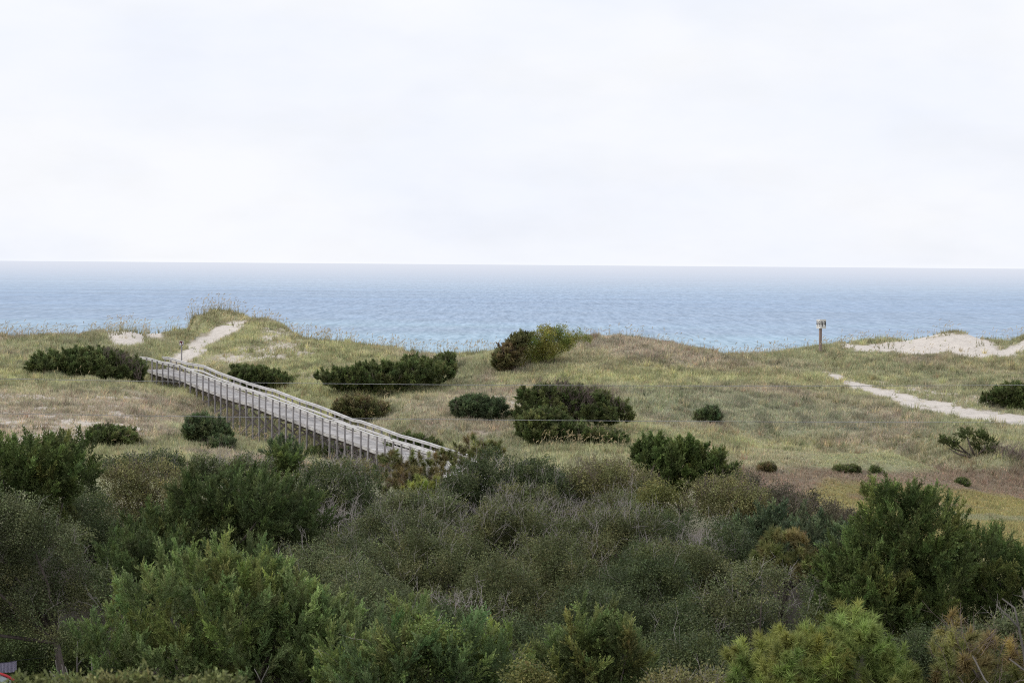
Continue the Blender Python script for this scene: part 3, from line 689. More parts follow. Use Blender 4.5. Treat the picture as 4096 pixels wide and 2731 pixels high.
def plant(kind, name, cat, label, d, poly, pal, group=None, base=None, depth=None, rmin=.25, rmax=.7, n=60, dens=1.0, twigs=0, twigmat=None, twiglen=.7, twigpoly=None,
          trunk=.09, wind=0.0, up=.7, plume=1.0, scale=1.0, crown='crown', lob=None):
    SEED[0] += 1; rng = np.random.default_rng(SEED[0])
    P_ = np.array(poly, float); wpx = (P_[:, 0].max() - P_[:, 0].min()) * 1.421e-4 * d
    if depth is None: depth = min(max(.30 * wpx, .4), 3.0)
    if lob is None: C, Rr, pg = lobes(poly, d, depth, rmin, rmax, n, rng)
    else: C, Rr = lob(rng)
    if base is None:
        cx = C[:, 0].mean(); base = np.array([cx, d, 0.0])
    else:
        b = at(base, 1000., d); base = np.array([b[0], d, 0.0])
    base[2] = float(ground(base[0], base[1]))
    s = scale * max(1.0, d / 115.0)
    root = thing(name, label, cat, base, group)
    if kind == 'cedar':
        p, nv = shell(C, Rr, 2.3 * dens / s ** 1.2 / plume, rng)
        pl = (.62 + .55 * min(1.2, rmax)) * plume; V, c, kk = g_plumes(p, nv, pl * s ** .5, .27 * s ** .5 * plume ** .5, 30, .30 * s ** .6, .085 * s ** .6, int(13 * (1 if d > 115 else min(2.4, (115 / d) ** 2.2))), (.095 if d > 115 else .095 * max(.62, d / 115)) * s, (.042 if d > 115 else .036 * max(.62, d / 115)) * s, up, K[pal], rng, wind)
    elif kind == 'oak':
        kC, kR = knobs(C, Rr, rng); p, nv = shell(kC, kR, 12 * dens / s ** 1.6, rng, .75)
        p = p + rng.normal(0, .07, p.shape); V, c, kk = g_leaves(p, nv, 26, .105 * s ** .5, .074 * s, .046 * s, K[pal], rng)
    elif kind == 'pine':
        p, nv = shell(C, Rr, 5.2 * dens / s ** 1.3, rng)
        V, c, kk = g_needles(p, nv, 120, .25 * s ** .4, .021 * s, K[pal], rng)
    fi = np.arange(len(V)).reshape(-1, kk)
    link(crown, mesh(name + '_' + crown, V - base, [fi], M_LEAF, c), root)
    limb_mesh(base, C, Rr, rng, trunk).build('trunk', M_BARK, root, base, True)
    if twigs:
        p, nv = shell(C, Rr, 14, rng)
        if twigpoly is not None:
            tp = at(np.array(twigpoly, float)[:, 0], np.array(twigpoly, float)[:, 1], np.full(len(twigpoly), d))[:, [0, 2]]
            pp = rng.uniform(tp.min(0), tp.max(0), (twigs * 4, 2)); pp = pp[poly_sd(tp, pp) > 0][:twigs]
            p = np.stack([pp[:, 0], d + rng.uniform(-.6, .6, len(pp)) * depth, pp[:, 1]], 1); nv = np.tile(np.array([wind * .5, -.2, .8]), (len(p), 1)); p = p - np.array([0, 0, .3])
        else:
            w = np.nonzero(nv[:, 2] > -.1)[0]; w = rng.choice(w, min(twigs, len(w)), replace=False); p, nv = p[w], nv[w]
        D = unit(nv * .6 + np.array([wind, 0, .7]) + rng.normal(0, .3, p.shape))
        Lt = twiglen * rng.uniform(.5, 1.3, len(p))
        TV, TF = twig_bundle(p - D * .2, D, Lt, np.full(len(p), .0072 * max(1, d / 115) ** .9), rng)
        tw = link('dead_twigs' if twigmat is None else 'bare_twigs', mesh(name + '_twigs', TV - base, [TF], twigmat or M_TWIG), root); tw['kind'] = 'stuff'
    return root

def dome(cx, yt, hw, yb, seed=0):
    a = np.linspace(math.pi, 0, 11); r = np.random.default_rng(seed + 900).uniform(.9, 1.08, 11)
    pts = [(cx + hw * math.cos(t) * k, yb - (yb - yt) * (.35 + .65 * math.sin(t) ** .8) * (1 if .1 < t < 3.0 else .6) * (k * .3 + .7)) for t, k in zip(a, r)]
    return pts + [(cx + hw * .95, yb), (cx - hw * .95, yb)]

# ------------------------------------------------------------------ shrubs on the dunes
G1 = 'low shrubs scattered over the dunes'
def dshrub(label, poly, basey, pal='dune', cx=None, **k):
    xs = [p[0] for p in poly]; cx = cx or (min(xs) + max(xs)) / 2
    d = k.pop('d', None) or hit(min(max(cx, 0), 2352), basey) + .4
    kw = dict(rmin=.18, rmax=.55, n=90, dens=1.35, scale=.56, trunk=.05, plume=.5, up=.45, group=G1, twigs=70, twigmat=M_TWIGBROWN, twiglen=.6); kw.update(k)
    kind = kw.pop('kind', 'cedar'); nm = kw.pop('name', 'dune_shrub')
    return plant(kind, nm, 'shrub', label, d, poly, pal, base=cx, **kw)

dshrub('long dark green shrub beside the boardwalk head, its right shoulder bare and purplish', [(68,850),(74,822),(100,813),(160,808),(212,800),(250,804),(290,818),(325,840),(338,870),(300,874),(240,870),(180,858),(110,858)], 869, twigs=420, twigmat=M_TWIGBROWN, twiglen=.8, twigpoly=[(235,800),(262,803),(300,820),(330,845),(325,862),(285,838)])
dshrub('small green shrub tucked under the long dark shrub beside the boardwalk head', [(200,870),(210,857),(240,853),(268,862),(278,874),(235,876)], 875)
dshrub('dark green shrub just behind the upper boardwalk railing', [(525,862),(540,846),(575,845),(620,852),(660,866),(692,880),(670,893),(620,895),(570,887)], 893)
dshrub('widest dark green shrub on the dunes, a long mound right of the boardwalk', [(722,868),(735,852),(780,846),(830,838),(900,832),(960,830),(1020,838),(1066,855),(1040,870),(1000,882),(950,891),(900,898),(850,899),(790,894),(745,887)], 897, n=110)
dshrub('ragged green shrub on the rise behind the right end of the widest dark shrub', [(920,832),(935,821),(960,824),(990,835),(1010,825),(1035,816),(1047,825),(1040,842),(1000,848),(940,846)], 846, rmax=.4)
dshrub('dark shrub clinging to the left flank of the dune crest beside the yellow-green bush', [(1133,848),(1138,806),(1158,797),(1176,780),(1200,768),(1222,764),(1208,786),(1190,812),(1178,848),(1150,854)], 853, pal='dunered')
dshrub('yellow-green leafy bush rounded over the dune crest', [(1183,843),(1188,815),(1202,792),(1228,766),(1270,758),(1330,762),(1362,775),(1346,790),(1300,806),(1270,826),(1230,842)], 842, pal='vine', kind='oak', scale=.62, dens=1.8, lob=lambda r: blobs([(1205,815,24),(1225,796,28),(1250,782,26),(1275,786,30),(1300,780,22),(1325,776,16),(1345,776,11),(1240,818,24),(1275,808,22),(1305,795,16),(1195,835,14),(1220,835,14),(1265,774,16),(1355,780,8)], hit(1272, 842) + .8, r))
dshrub('compact blue-green shrub standing alone left of the big half-dead shrub', [(1040,957),(1041,926),(1060,917),(1100,913),(1140,920),(1164,935),(1163,960),(1120,965),(1070,965)], 964, pal='dunebl')
dshrub('big domed shrub with a band of dead purple-grey branches across its middle', [(1183,975),(1180,935),(1195,902),(1230,891),(1275,885),(1320,890),(1370,897),(1410,912),(1440,926),(1463,945),(1455,970),(1400,972),(1340,968),(1300,978)], 992, n=110, twigs=900, twigmat=M_TWIGBROWN, twiglen=1.1, twigpoly=[(1225,890),(1290,880),(1400,905),(1440,930),(1380,940),(1335,930),(1345,990),(1310,975),(1270,935),(1235,930)])
dshrub('green shrub pressed against the front left foot of the big half-dead shrub', [(1186,1002),(1188,966),(1220,946),(1260,940),(1300,956),(1340,976),(1362,1000),(1320,1016),(1230,1016)], 1014, pal='dune')
dshrub('low flat shrub trailing right from the foot of the big half-dead shrub', [(1325,1010),(1370,994),(1420,1001),(1452,1012),(1430,1024),(1360,1024)], 1023)
dshrub('small lone green shrub in open grass on the slope below the numbered post', [(1588,964),(1600,948),(1640,938),(1655,950),(1656,967),(1620,969)], 968, pal='dunebl', rmax=.35)
dshrub('dark green shrub leaning over the bank of the white sand track', [(2248,922),(2270,904),(2300,891),(2330,883),(2380,885),(2390,937),(2340,942),(2300,927)], 938)
dshrub('low flat-topped green shrub on the bare sandy ground left of the boardwalk', [(198,1018),(205,992),(240,980),(290,990),(325,1008),(332,1022),(280,1032),(230,1032)], 1030, pal='dune', up=.4)
dshrub('blue-green bushy cedar in front of the tall boardwalk legs', [(425,1007),(430,965),(440,944),(462,958),(500,965),(530,985),(535,1007),(510,1020),(450,1020)], 1019, pal='dunebl')
dshrub('low green sprawl at the foot of the blue-green cedar by the boardwalk legs', [(460,1030),(475,1015),(520,1012),(548,1022),(540,1034)], 1032, pal='dunebl')
dshrub('low rusty and green shrub behind the middle of the boardwalk', [(758,952),(775,926),(810,913),(850,920),(890,935),(907,950),(880,957),(820,960)], 959, pal='dunered')
dshrub('dark green thicket shrub behind the lower boardwalk railing', [(880,1022),(905,1006),(940,1002),(970,1008),(1005,1018),(1022,1036),(1000,1060),(910,1055)], 1066, pal='dune', d=walk_d(940) + 9)
dshrub('shaded green shrub growing among the legs under the boardwalk', [(680,1058),(720,1028),(780,1038),(860,1044),(872,1075),(760,1082)], 1082, pal='dune', d=walk_d(770) + 3.2)
dshrub('tiny reddish green shrub at the edge of the brown marsh beyond the scrub ridge', [(1738,1087),(1744,1073),(1760,1069),(1777,1074),(1774,1088)], 1087, pal='dunered', rmin=.1, rmax=.2, plume=.35)
dshrub('low dark green tuft of shrub lying where green grass meets brown marsh', [(1914,1085),(1922,1076),(1941,1079),(1957,1076),(1977,1080),(1972,1086)], 1086, rmin=.1, rmax=.2, plume=.35)
dshrub('tiny green seedling shrub in the ochre marsh above the big right cedar', [(1981,1137),(1986,1124),(1997,1127),(2008,1136),(1999,1139)], 1138, rmin=.1, rmax=.2, plume=.35)
dshrub('faint small green sprig in the middle of the brown marsh', [(2194,1114),(2206,1106),(2222,1112),(2216,1115)], 1114, rmin=.1, rmax=.2, plume=.35)
dshrub('small round green sprig beside the dark tuft at the marsh edge', [(1999,1084),(2010,1079),(2021,1084),(2010,1087)], 1087, rmin=.1, rmax=.2, plume=.35)

def wind_tree():
    rng = np.random.default_rng(55); d = hit(2235, 1050)
    pt = lambda x, y, o=0: at(float(x), float(y), d + o)
    base = pt(2238, 1050); base[2] = ground(base[0], base[1])
    root = thing('windswept_tree', 'wind-bent little tree with exposed grey trunks and flat dark foliage pads', 'tree', base, G1)
    mb = MB()
    for pts in ([(2238,1052),(2215,1035),(2195,1015),(2170,1005)], [(2238,1052),(2228,1025),(2222,1005),(2205,995)], [(2244,1052),(2225,1042),(2190,1030),(2160,1010)], [(2248,1052),(2262,1030),(2262,1015)], [(2240,1052),(2200,1042),(2180,1030)]):
        p = np.array([pt(a, b, rng.uniform(-.5, .5)) for a, b in pts]); p[0] = base + rng.normal(0, .08, 3) * [1, 1, 0] - [0, 0, .2]
        mb.tube(p, np.linspace(.085, .03, len(p)), 6)
    mb.build('trunk', M_BARK, root, base, True)
    k = 0
    for pg in ([(2192,1003),(2200,990),(2222,988),(2240,998),(2236,1008),(2210,1008)], [(2228,1008),(2245,997),(2275,1004),(2292,1018),(2290,1045),(2262,1050),(2240,1040)], [(2155,1010),(2165,1003),(2178,1012),(2170,1020)], [(2176,1022),(2186,1012),(2204,1018),(2196,1026)], [(2240,1000),(2252,992),(2272,998),(2262,1008)]):
        C, Rr, _ = lobes(pg, d, .5, .15, .4, 26, rng); p, nv = shell(C, Rr, 9, rng)
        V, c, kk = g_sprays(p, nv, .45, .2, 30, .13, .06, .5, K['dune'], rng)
        link('crown', mesh('windswept_crown', V - base, [np.arange(len(V)).reshape(-1, 3)], M_LEAF, c), root); k += 1
    n = 150; x = rng.uniform(2275, 2352, n); y = 1052 - rng.uniform(2, 30, n) * np.clip(1.3 - (x - 2270) / 90, .3, 1)
    p = np.array([pt(a, b, rng.uniform(-.8, .8)) for a, b in zip(x, y)]); D = unit(rng.normal(0, .5, (n, 3)) + [.1, 0, .8])
    V, Fc = twig_bundle(p - D * .3, D, rng.uniform(.4, 1.0, n), np.full(n, .016), rng)
    link('bare_twigs', mesh('windswept_twigs', V - base, [Fc], M_TWIGBROWN), root)['kind'] = 'stuff'
wind_tree()

# ------------------------------------------------------------------ trees and scrub between the viewer and the dunes
GT = 'cedars in front of the dunes'; GO = 'oak scrub bushes of the thicket'; GP = 'small pines among the scrub'
A = plant
A('cedar', 'cedar_tree', 'tree', 'dark spreading cedar on the left edge, topmost against the pale sand', 118, [(-210,1080),(-120,1050),(-20,1032),(30,1022),(60,1008),(105,1003),(125,1020),(150,1006),(182,1022),(200,1047),(232,1080),(246,1112),(230,1142),(200,1166),(150,1186),(90,1192),(30,1182),(-70,1192),(-210,1195)], 'cedar', GT, base=130, n=105, trunk=.14, dens=1.1)
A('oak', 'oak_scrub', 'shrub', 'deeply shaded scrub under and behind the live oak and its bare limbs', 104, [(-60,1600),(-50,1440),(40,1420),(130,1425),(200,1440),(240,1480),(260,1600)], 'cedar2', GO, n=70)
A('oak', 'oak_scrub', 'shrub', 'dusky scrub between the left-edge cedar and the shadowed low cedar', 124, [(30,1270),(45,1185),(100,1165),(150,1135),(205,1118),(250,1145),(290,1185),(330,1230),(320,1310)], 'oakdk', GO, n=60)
A('oak', 'live_oak', 'tree', 'grey-green live oak above the red tent, dark bare limbs beneath its crown', 96, [(-70,1240),(-40,1168),(20,1148),(60,1172),(110,1182),(150,1197),(200,1217),(235,1262),(255,1322),(265,1390),(240,1440),(190,1470),(100,1485),(20,1490),(-70,1485)], 'greyoak', None, base=165, trunk=.13, twigs=110, dens=2.1, lob=lambda r: blobs([(0,1185,58),(58,1215,62),(-50,1215,70),(118,1245,50),(172,1262,46),(220,1318,44),(150,1330,62),(62,1312,70),(-20,1310,70),(238,1385,36),(0,1400,66),(90,1408,60),(168,1398,52),(-60,1400,60),(-140,1250,70),(-140,1370,74),(215,1440,30),(120,1460,34)], 96, r))
A('oak', 'oak_scrub', 'shrub', 'light olive leafy scrub between the two dark cedars on the left', 132, [(215,1185),(228,1100),(260,1064),(310,1054),(370,1062),(430,1077),(462,1112),(452,1180),(400,1235),(320,1235),(250,1220)], 'olive', GO, twigs=300, twigmat=M_TWIGBROWN, n=34, rmin=.36, rmax=.8)
A('oak', 'oak_scrub', 'shrub', 'low dusky hedge-like scrub right behind the light olive scrub, bordering the grass', 152, [(240,1085),(258,1048),(330,1049),(380,1043),(430,1056),(445,1090),(300,1095)], 'oakdk', GO, twigs=90)
A('oak', 'oak_scrub', 'shrub', 'low twiggy grey-green scrub behind the wide left cedar, bordering the grass', 152, [(430,1090),(450,1052),(520,1056),(580,1050),(628,1062),(632,1100),(500,1105)], 'greyoak', GO, twigs=120)
A('cedar', 'cedar_tree', 'tree', 'wide dark wind-sheared cedar with ragged spires, left of the central thicket', 110, [(225,1250),(240,1218),(290,1205),(320,1180),(365,1160),(410,1132),(420,1092),(438,1060),(456,1082),(500,1066),(520,1100),(560,1083),(600,1100),(640,1110),(690,1130),(732,1160),(762,1202),(745,1232),(690,1252),(620,1265),(560,1300),(480,1310),(400,1340),(330,1340),(280,1320)], 'cedar2', GT, base=500, n=120, trunk=.16, dens=1.1, wind=.25, rmax=.65)
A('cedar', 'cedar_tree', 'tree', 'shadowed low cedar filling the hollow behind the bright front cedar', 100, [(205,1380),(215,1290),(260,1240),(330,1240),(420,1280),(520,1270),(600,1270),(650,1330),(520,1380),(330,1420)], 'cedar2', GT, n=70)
A('cedar', 'cedar_tree', 'tree', 'large bright green cedar with pointed plumes in the lower left', 80, [(180,1640),(180,1500),(190,1455),(215,1440),(250,1450),(255,1395),(285,1360),(278,1300),(300,1290),(320,1322),(345,1305),(370,1295),(385,1272),(420,1286),(470,1272),(520,1260),(560,1285),(620,1275),(650,1300),(672,1342),(720,1365),(770,1387),(810,1420),(842,1460),(850,1520),(850,1640)], 'front', GT, n=150, trunk=.2, dens=1.15, rmax=.62)
A('cedar', 'cedar_sapling', 'tree', 'small bright green cedar sapling standing at the foot of the boardwalk legs', 186, [(612,1080),(622,1050),(642,1028),(660,1036),(690,1057),(682,1090),(640,1095)], 'cedar', None, n=40, scale=.7, rmax=.4)
A('cedar', 'dune_shrub', 'shrub', 'blue-grey shrub behind the bright cedar sapling by the boardwalk legs', 192, [(610,1040),(620,1008),(650,1016),(690,1032),(695,1062),(640,1064)], 'dunebl', None, n=40, scale=.7, rmax=.4)
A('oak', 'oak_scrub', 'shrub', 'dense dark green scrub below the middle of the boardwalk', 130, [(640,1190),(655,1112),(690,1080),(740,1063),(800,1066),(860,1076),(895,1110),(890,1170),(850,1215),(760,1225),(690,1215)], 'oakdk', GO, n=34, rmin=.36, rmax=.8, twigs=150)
A('oak', 'oak_scrub', 'shrub', 'low olive fringe of scrub right at the foot of the boardwalk legs', 152, [(685,1100),(720,1074),(800,1070),(870,1074),(890,1100)], 'olive', GO, twigs=110)
A('pine', 'young_pine', 'tree', 'brownish young pine hiding the low end of the boardwalk', 150, [(855,1110),(862,1062),(895,1032),(920,1045),(945,1038),(985,1050),(1008,1066),(1022,1105),(1000,1150),(940,1160),(880,1150)], 'pinebr', GP, n=50, dens=1.0, rmax=.4, twigs=90, twigmat=M_TWIGBROWN)
A('pine', 'young_pine', 'tree', 'bright lime-green low pine just below the boardwalk end', 138, [(915,1165),(935,1112),(980,1092),(1022,1104),(1032,1155),(980,1175)], 'pine', GP, n=36, rmax=.45)
A('pine', 'young_pine', 'tree', 'tall thin-topped pine beside the lower boardwalk end, tuft raised against the grass', 155, [(985,1065),(992,1036),(1030,1034),(1050,1012),(1065,997),(1090,993),(1125,1008),(1155,1028),(1165,1065),(1100,1082),(1020,1092)], 'pinebr', GP, n=50, dens=1.0, rmax=.4, twigs=80, twigmat=M_TWIGBROWN)
A('oak', 'oak_scrub', 'shrub', 'tall grey scrub with pale dead twigs, right of the boardwalk end', 138, [(1005,1160),(1020,1092),(1060,1062),(1110,1048),(1170,1062),(1230,1062),(1285,1072),(1305,1112),(1295,1170),(1200,1195),(1080,1195)], 'oakdk', GO, n=34, rmin=.36, rmax=.8, twigs=240, dens=1.7)
A('oak', 'oak_scrub', 'shrub', 'sparse olive scrub left of the dark wedge cedar on the far thicket edge', 140, [(1275,1140),(1290,1082),(1340,1067),(1390,1052),(1450,1057),(1502,1087),(1525,1132),(1485,1165),(1380,1178),(1300,1172)], 'olive', GO, n=34, rmin=.36, rmax=.8, twigs=340, twigmat=M_TWIGBROWN, dens=.85)
A('cedar', 'cedar_tree', 'tree', 'dark wedge-shaped cedar on the far edge of the thicket, sloping down to the right', 152, [(1448,1042),(1458,1020),(1500,1006),(1540,1018),(1580,1013),(1622,1035),(1662,1055),(1692,1078),(1705,1112),(1650,1130),(1560,1130),(1490,1110),(1460,1075)], 'cedar', GT, n=110, rmax=.5, plume=.65)
A('oak', 'oak_scrub', 'shrub', 'yellow-green leafy scrub in front of the dark wedge cedar', 130, [(1455,1200),(1462,1140),(1490,1116),(1530,1118),(1562,1140),(1570,1195),(1510,1215)], 'yell', GO, n=50)
A('oak', 'oak_scrub', 'shrub', 'mottled olive scrub below the right tail of the dark wedge cedar', 136, [(1555,1180),(1568,1112),(1620,1097),(1680,1087),(1742,1110),(1772,1150),(1765,1200),(1650,1210)], 'olive', GO, n=34, rmin=.36, rmax=.8, twigs=160, twigmat=M_TWIGBROWN)
A('oak', 'oak_scrub', 'shrub', 'dark purplish ridge of scrub sloping down to the brown marsh', 146, [(1695,1190),(1702,1090),(1740,1085),(1800,1110),(1862,1136),(1920,1152),(1970,1177),(2012,1202),(2005,1250),(1900,1245),(1780,1222)], 'maroon', GO, n=46, rmin=.3, rmax=.7, twigs=420, twigmat=M_TWIGBROWN, wind=.2)
A('oak', 'oak_scrub', 'shrub', 'long deep green belt of scrub behind the pale twig ridge', 124, [(1370,1250),(1395,1162),(1450,1152),(1540,1172),(1620,1182),(1700,1182),(1775,1192),(1800,1240),(1720,1285),(1550,1285),(1430,1275)], 'oakdk', GO, n=34, rmin=.36, rmax=.8, twigs=80)
A('cedar', 'juniper_shrub', 'shrub', 'blue-green juniper mound left of the big right cedar', 120, [(1660,1300),(1675,1225),(1720,1197),(1760,1177),(1820,1182),(1880,1192),(1950,1212),(1995,1232),(1985,1300),(1900,1320),(1780,1320)], 'bluegr', None, n=100, rmax=.5)
A('pine', 'young_pine', 'tree', 'yellowish young pine standing between the blue-green juniper and the big right cedar', 108, [(1718,1320),(1732,1265),(1758,1235),(1792,1203),(1822,1215),(1852,1240),(1872,1292),(1865,1335),(1760,1335)], 'pinebr', GP, n=60, rmax=.45)
A('cedar', 'cedar_tree', 'tree', 'biggest dark cedar, rising in front of the ochre marsh', 105, [(1845,1460),(1880,1352),(1868,1300),(1935,1268),(1955,1200),(1985,1188),(1996,1145),(2015,1132),(2048,1152),(2070,1136),(2110,1148),(2150,1138),(2178,1160),(2202,1200),(2216,1262),(2222,1342),(2212,1425),(2150,1470),(2050,1480),(1950,1475)], 'cedar', GT, base=2080, n=150, trunk=.2, dens=1.1)
A('cedar', 'cedar_tree', 'tree', 'dark cedar at the right edge, adjoining the biggest cedar', 108, [(2140,1450),(2160,1332),(2200,1232),(2238,1200),(2270,1203),(2285,1228),(2322,1222),(2330,1262),(2362,1282),(2450,1300),(2560,1350),(2560,1475),(2250,1478)], 'cedar', GT, n=110, trunk=.18, dens=1.1)
A('pine', 'young_pine', 'tree', 'small green pine just showing at the right edge behind the dark cedar', 126, [(2325,1340),(2332,1272),(2352,1250),(2410,1250),(2430,1340)], 'pine', GP, n=30)
A('oak', 'oak_scrub', 'shrub', 'rounded olive-grey oak bush in front of the biggest cedar, left side', 92, [(1590,1500),(1615,1382),(1648,1332),(1700,1300),(1760,1298),(1830,1313),(1872,1350),(1865,1425),(1852,1510),(1800,1590),(1630,1590)], 'greyoak', GO, twigs=120, dens=1.4, lob=lambda r: blobs([(1635,1405,48),(1690,1352,46),(1752,1338,44),(1812,1358,42),(1852,1402,34),(1615,1465,42),(1700,1425,58),(1780,1425,56),(1842,1470,44),(1660,1525,58),(1760,1520,62),(1700,1580,60),(1845,1530,36),(1725,1318,24),(1790,1322,20)], 92, r))
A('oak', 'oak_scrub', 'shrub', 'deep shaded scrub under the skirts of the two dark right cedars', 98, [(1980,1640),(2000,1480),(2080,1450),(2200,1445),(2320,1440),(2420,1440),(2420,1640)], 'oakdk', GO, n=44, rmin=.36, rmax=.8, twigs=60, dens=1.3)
A('pine', 'pine_tree', 'tree', 'broad bright green long-needled pine along the bottom right', 65, [(1660,1640),(1664,1505),(1700,1472),(1760,1456),(1800,1440),(1830,1424),(1870,1440),(1905,1432),(1928,1400),(1960,1388),(1985,1410),(2012,1442),(2080,1462),(2122,1492),(2132,1560),(2132,1640)], 'pine', None, n=110, trunk=.14, dens=1.1, rmax=.42)
A('pine', 'pine_tree', 'tree', 'dying rust-brown pine with bare branches in the lower right corner', 64, [(2128,1640),(2130,1500),(2140,1420),(2160,1404),(2215,1404),(2240,1440),(2290,1457),(2352,1452),(2450,1450),(2560,1480),(2560,1640)], 'rust', None, n=95, trunk=.12, rmax=.35, dens=.85, twigs=160, twigmat=M_TWIGBROWN)
A('oak', 'silverleaf_shrub', 'shrub', 'silvery green leafy shrub poking up behind the dying rust-brown pine', 70, [(2225,1500),(2232,1432),(2262,1440),(2300,1428),(2330,1430),(2352,1395),(2420,1390),(2420,1500)], 'greyoak', None, n=50, rmax=.3, twigs=40, dens=.7)
A('cedar', 'juniper_shrub', 'shrub', 'straggly blue-green juniper with long drooping arms at the bottom centre', 72, [(715,1640),(732,1540),(760,1490),(810,1470),(860,1440),(900,1430),(930,1420),(960,1440),(985,1405),(1010,1403),(1040,1430),(1090,1445),(1142,1438),(1152,1450),(1110,1480),(1150,1490),(1212,1510),(1220,1640)], 'blue', None, n=120, dens=1.0, rmax=.45, twigs=36)
A('oak', 'climbing_vine', 'vine', 'yellow-green vine leaves draped over the straggly blue-green juniper', 71, [(925,1500),(935,1450),(985,1425),(1030,1440),(1075,1462),(1085,1500),(1020,1540),(960,1540)], 'vine2', None, n=30, rmin=.12, rmax=.22, dens=.5, crown='leaves')
A('cedar', 'juniper_shrub', 'shrub', 'golden-green upright juniper between the straggly juniper and the broad pine', 74, [(1240,1640),(1248,1500),(1262,1468),(1290,1440),(1318,1432),(1350,1408),(1385,1420),(1402,1452),(1428,1428),(1450,1440),(1480,1438),(1492,1480),(1502,1560),(1502,1640)], 'gold', None, n=90, rmax=.38, dens=1.1)
A('oak', 'leafy_bush', 'shrub', 'low yellowish leafy bush squeezed between the two bottom junipers', 68, [(1160,1640),(1170,1548),(1200,1530),(1240,1535),(1265,1560),(1270,1640)], 'yell', None, n=36, rmax=.3)
A('oak', 'leafy_bush', 'shrub', 'low bush with bleached bare stems right of the golden-green juniper', 68, [(1485,1640),(1500,1560),(1540,1548),(1590,1552),(1650,1545),(1680,1570),(1680,1640)], 'olive', None, n=40, rmax=.3, twigs=60, twiglen=.6)

for i, (cx, yt, hw, yb, d, pal, tw, lab) in enumerate([
 (1225, 1132, 135, 1290, 132, 'oak', 420, 'scrub dome hazed with bare grey twigs, at the foot of the tall grey scrub'),
 (1430, 1142, 120, 1290, 131, 'oak', 260, 'twiggy scrub dome between the sparse olive scrub and the deep green belt'),
 (1325, 1118, 95, 1240, 139, 'oakdk', 160, 'small scrub dome tucked under the sparse olive scrub at the thicket rim'),
 (1045, 1112, 62, 1210, 137, 'oakdk', 60, 'small dark scrub dome between the lime-green pine and the tall grey scrub'),
 (925, 1142, 60, 1230, 134, 'oak', 50, 'small olive scrub dome right below the lime-green pine'),
 (955, 1150, 135, 1300, 122, 'greyoak', 330, 'scrub dome crowned with grey twigs, in front of the small domes by the lime-green pine'),
 (1175, 1178, 135, 1310, 120, 'oak', 420, 'scrub dome bristling with bare grey stems, below the tall grey scrub'),
 (1390, 1180, 135, 1320, 118, 'oak', 420, 'scrub dome with a pale twig crest, left of the deep green belt'),
 (1555, 1250, 120, 1380, 110, 'oak', 320, 'scrub dome with the twig crest running down toward the small yellowish pine'),
 (775, 1225, 130, 1370, 107, 'greyoak', 200, 'scrub dome right against the wide wind-sheared cedar'),
 (1010, 1228, 150, 1380, 108, 'oak', 170, 'broad grey-green scrub dome in the second row of the thicket, left of its middle'),
 (1260, 1248, 150, 1400, 106, 'oak', 130, 'broad scrub dome in the very middle of the thicket'),
 (1465, 1292, 135, 1440, 101, 'oakdk', 80, 'dark olive scrub dome between the middle of the thicket and the rounded olive-grey oak bush'),
 (705, 1275, 95, 1420, 99, 'greyoak', 90, 'silvery scrub dome peeping over the right shoulder of the bright front cedar'),
 (885, 1312, 145, 1480, 96, 'greyoak', 130, 'scrub dome rising directly right of the bright front cedar'),
 (1130, 1325, 155, 1480, 95, 'oak', 130, 'scrub dome with tangled pale twigs, above the straggly juniper arms'),
 (1365, 1365, 145, 1520, 92, 'oakdk', 70, 'dark scrub dome just above the golden-green juniper'),
 (1575, 1385, 120, 1560, 90, 'oakdk', 60, 'dark scrub dome left of the broad bright pine, above its tip'),
 (1010, 1400, 150, 1560, 88, 'oakdk', 60, 'shaded scrub dome immediately behind the straggly juniper'),
 (1235, 1425, 130, 1600, 85, 'oakdk', 60, 'shaded scrub dome behind the gap between the two bottom junipers'),
 (1450, 1470, 120, 1640, 83, 'oakdk', 50, 'shaded scrub dome behind the right side of the golden-green juniper'),
 (1600, 1480, 100, 1640, 82, 'oakdk', 50, 'shaded scrub dome at the bottom between golden-green juniper and broad pine'),
 (865, 1400, 110, 1560, 90, 'oakdk', 50, 'shaded scrub dome wedged between the bright front cedar and the straggly juniper'),
 (1660, 1270, 70, 1380, 112, 'oakdk', 60, 'dusky scrub dome below the blue-green juniper mound'),
 (620, 1090, 60, 1180, 140, 'oak', 60, 'small scrub dome in the gap right of the wide cedar spires, below the cedar sapling'),
 (830, 1165, 90, 1280, 126, 'oakdk', 160, 'twiggy scrub dome below the dense dark scrub under the boardwalk'),
 ]):
    A('oak', 'oak_scrub', 'shrub', lab, d + 2, dome(cx, yt, hw, yb, i), pal, GO, twigs=int(tw * (1.35 if d > 115 else .4)), twiglen=.9, dens=1.35, lob=lambda r, cx=cx, yt=yt, hw=hw, d=d: mound(cx, yt, hw * 1.16, d + 2, min(4.6, hw * 1.421e-4 * d * 1.9), r, n=int(26 + hw * .22)))

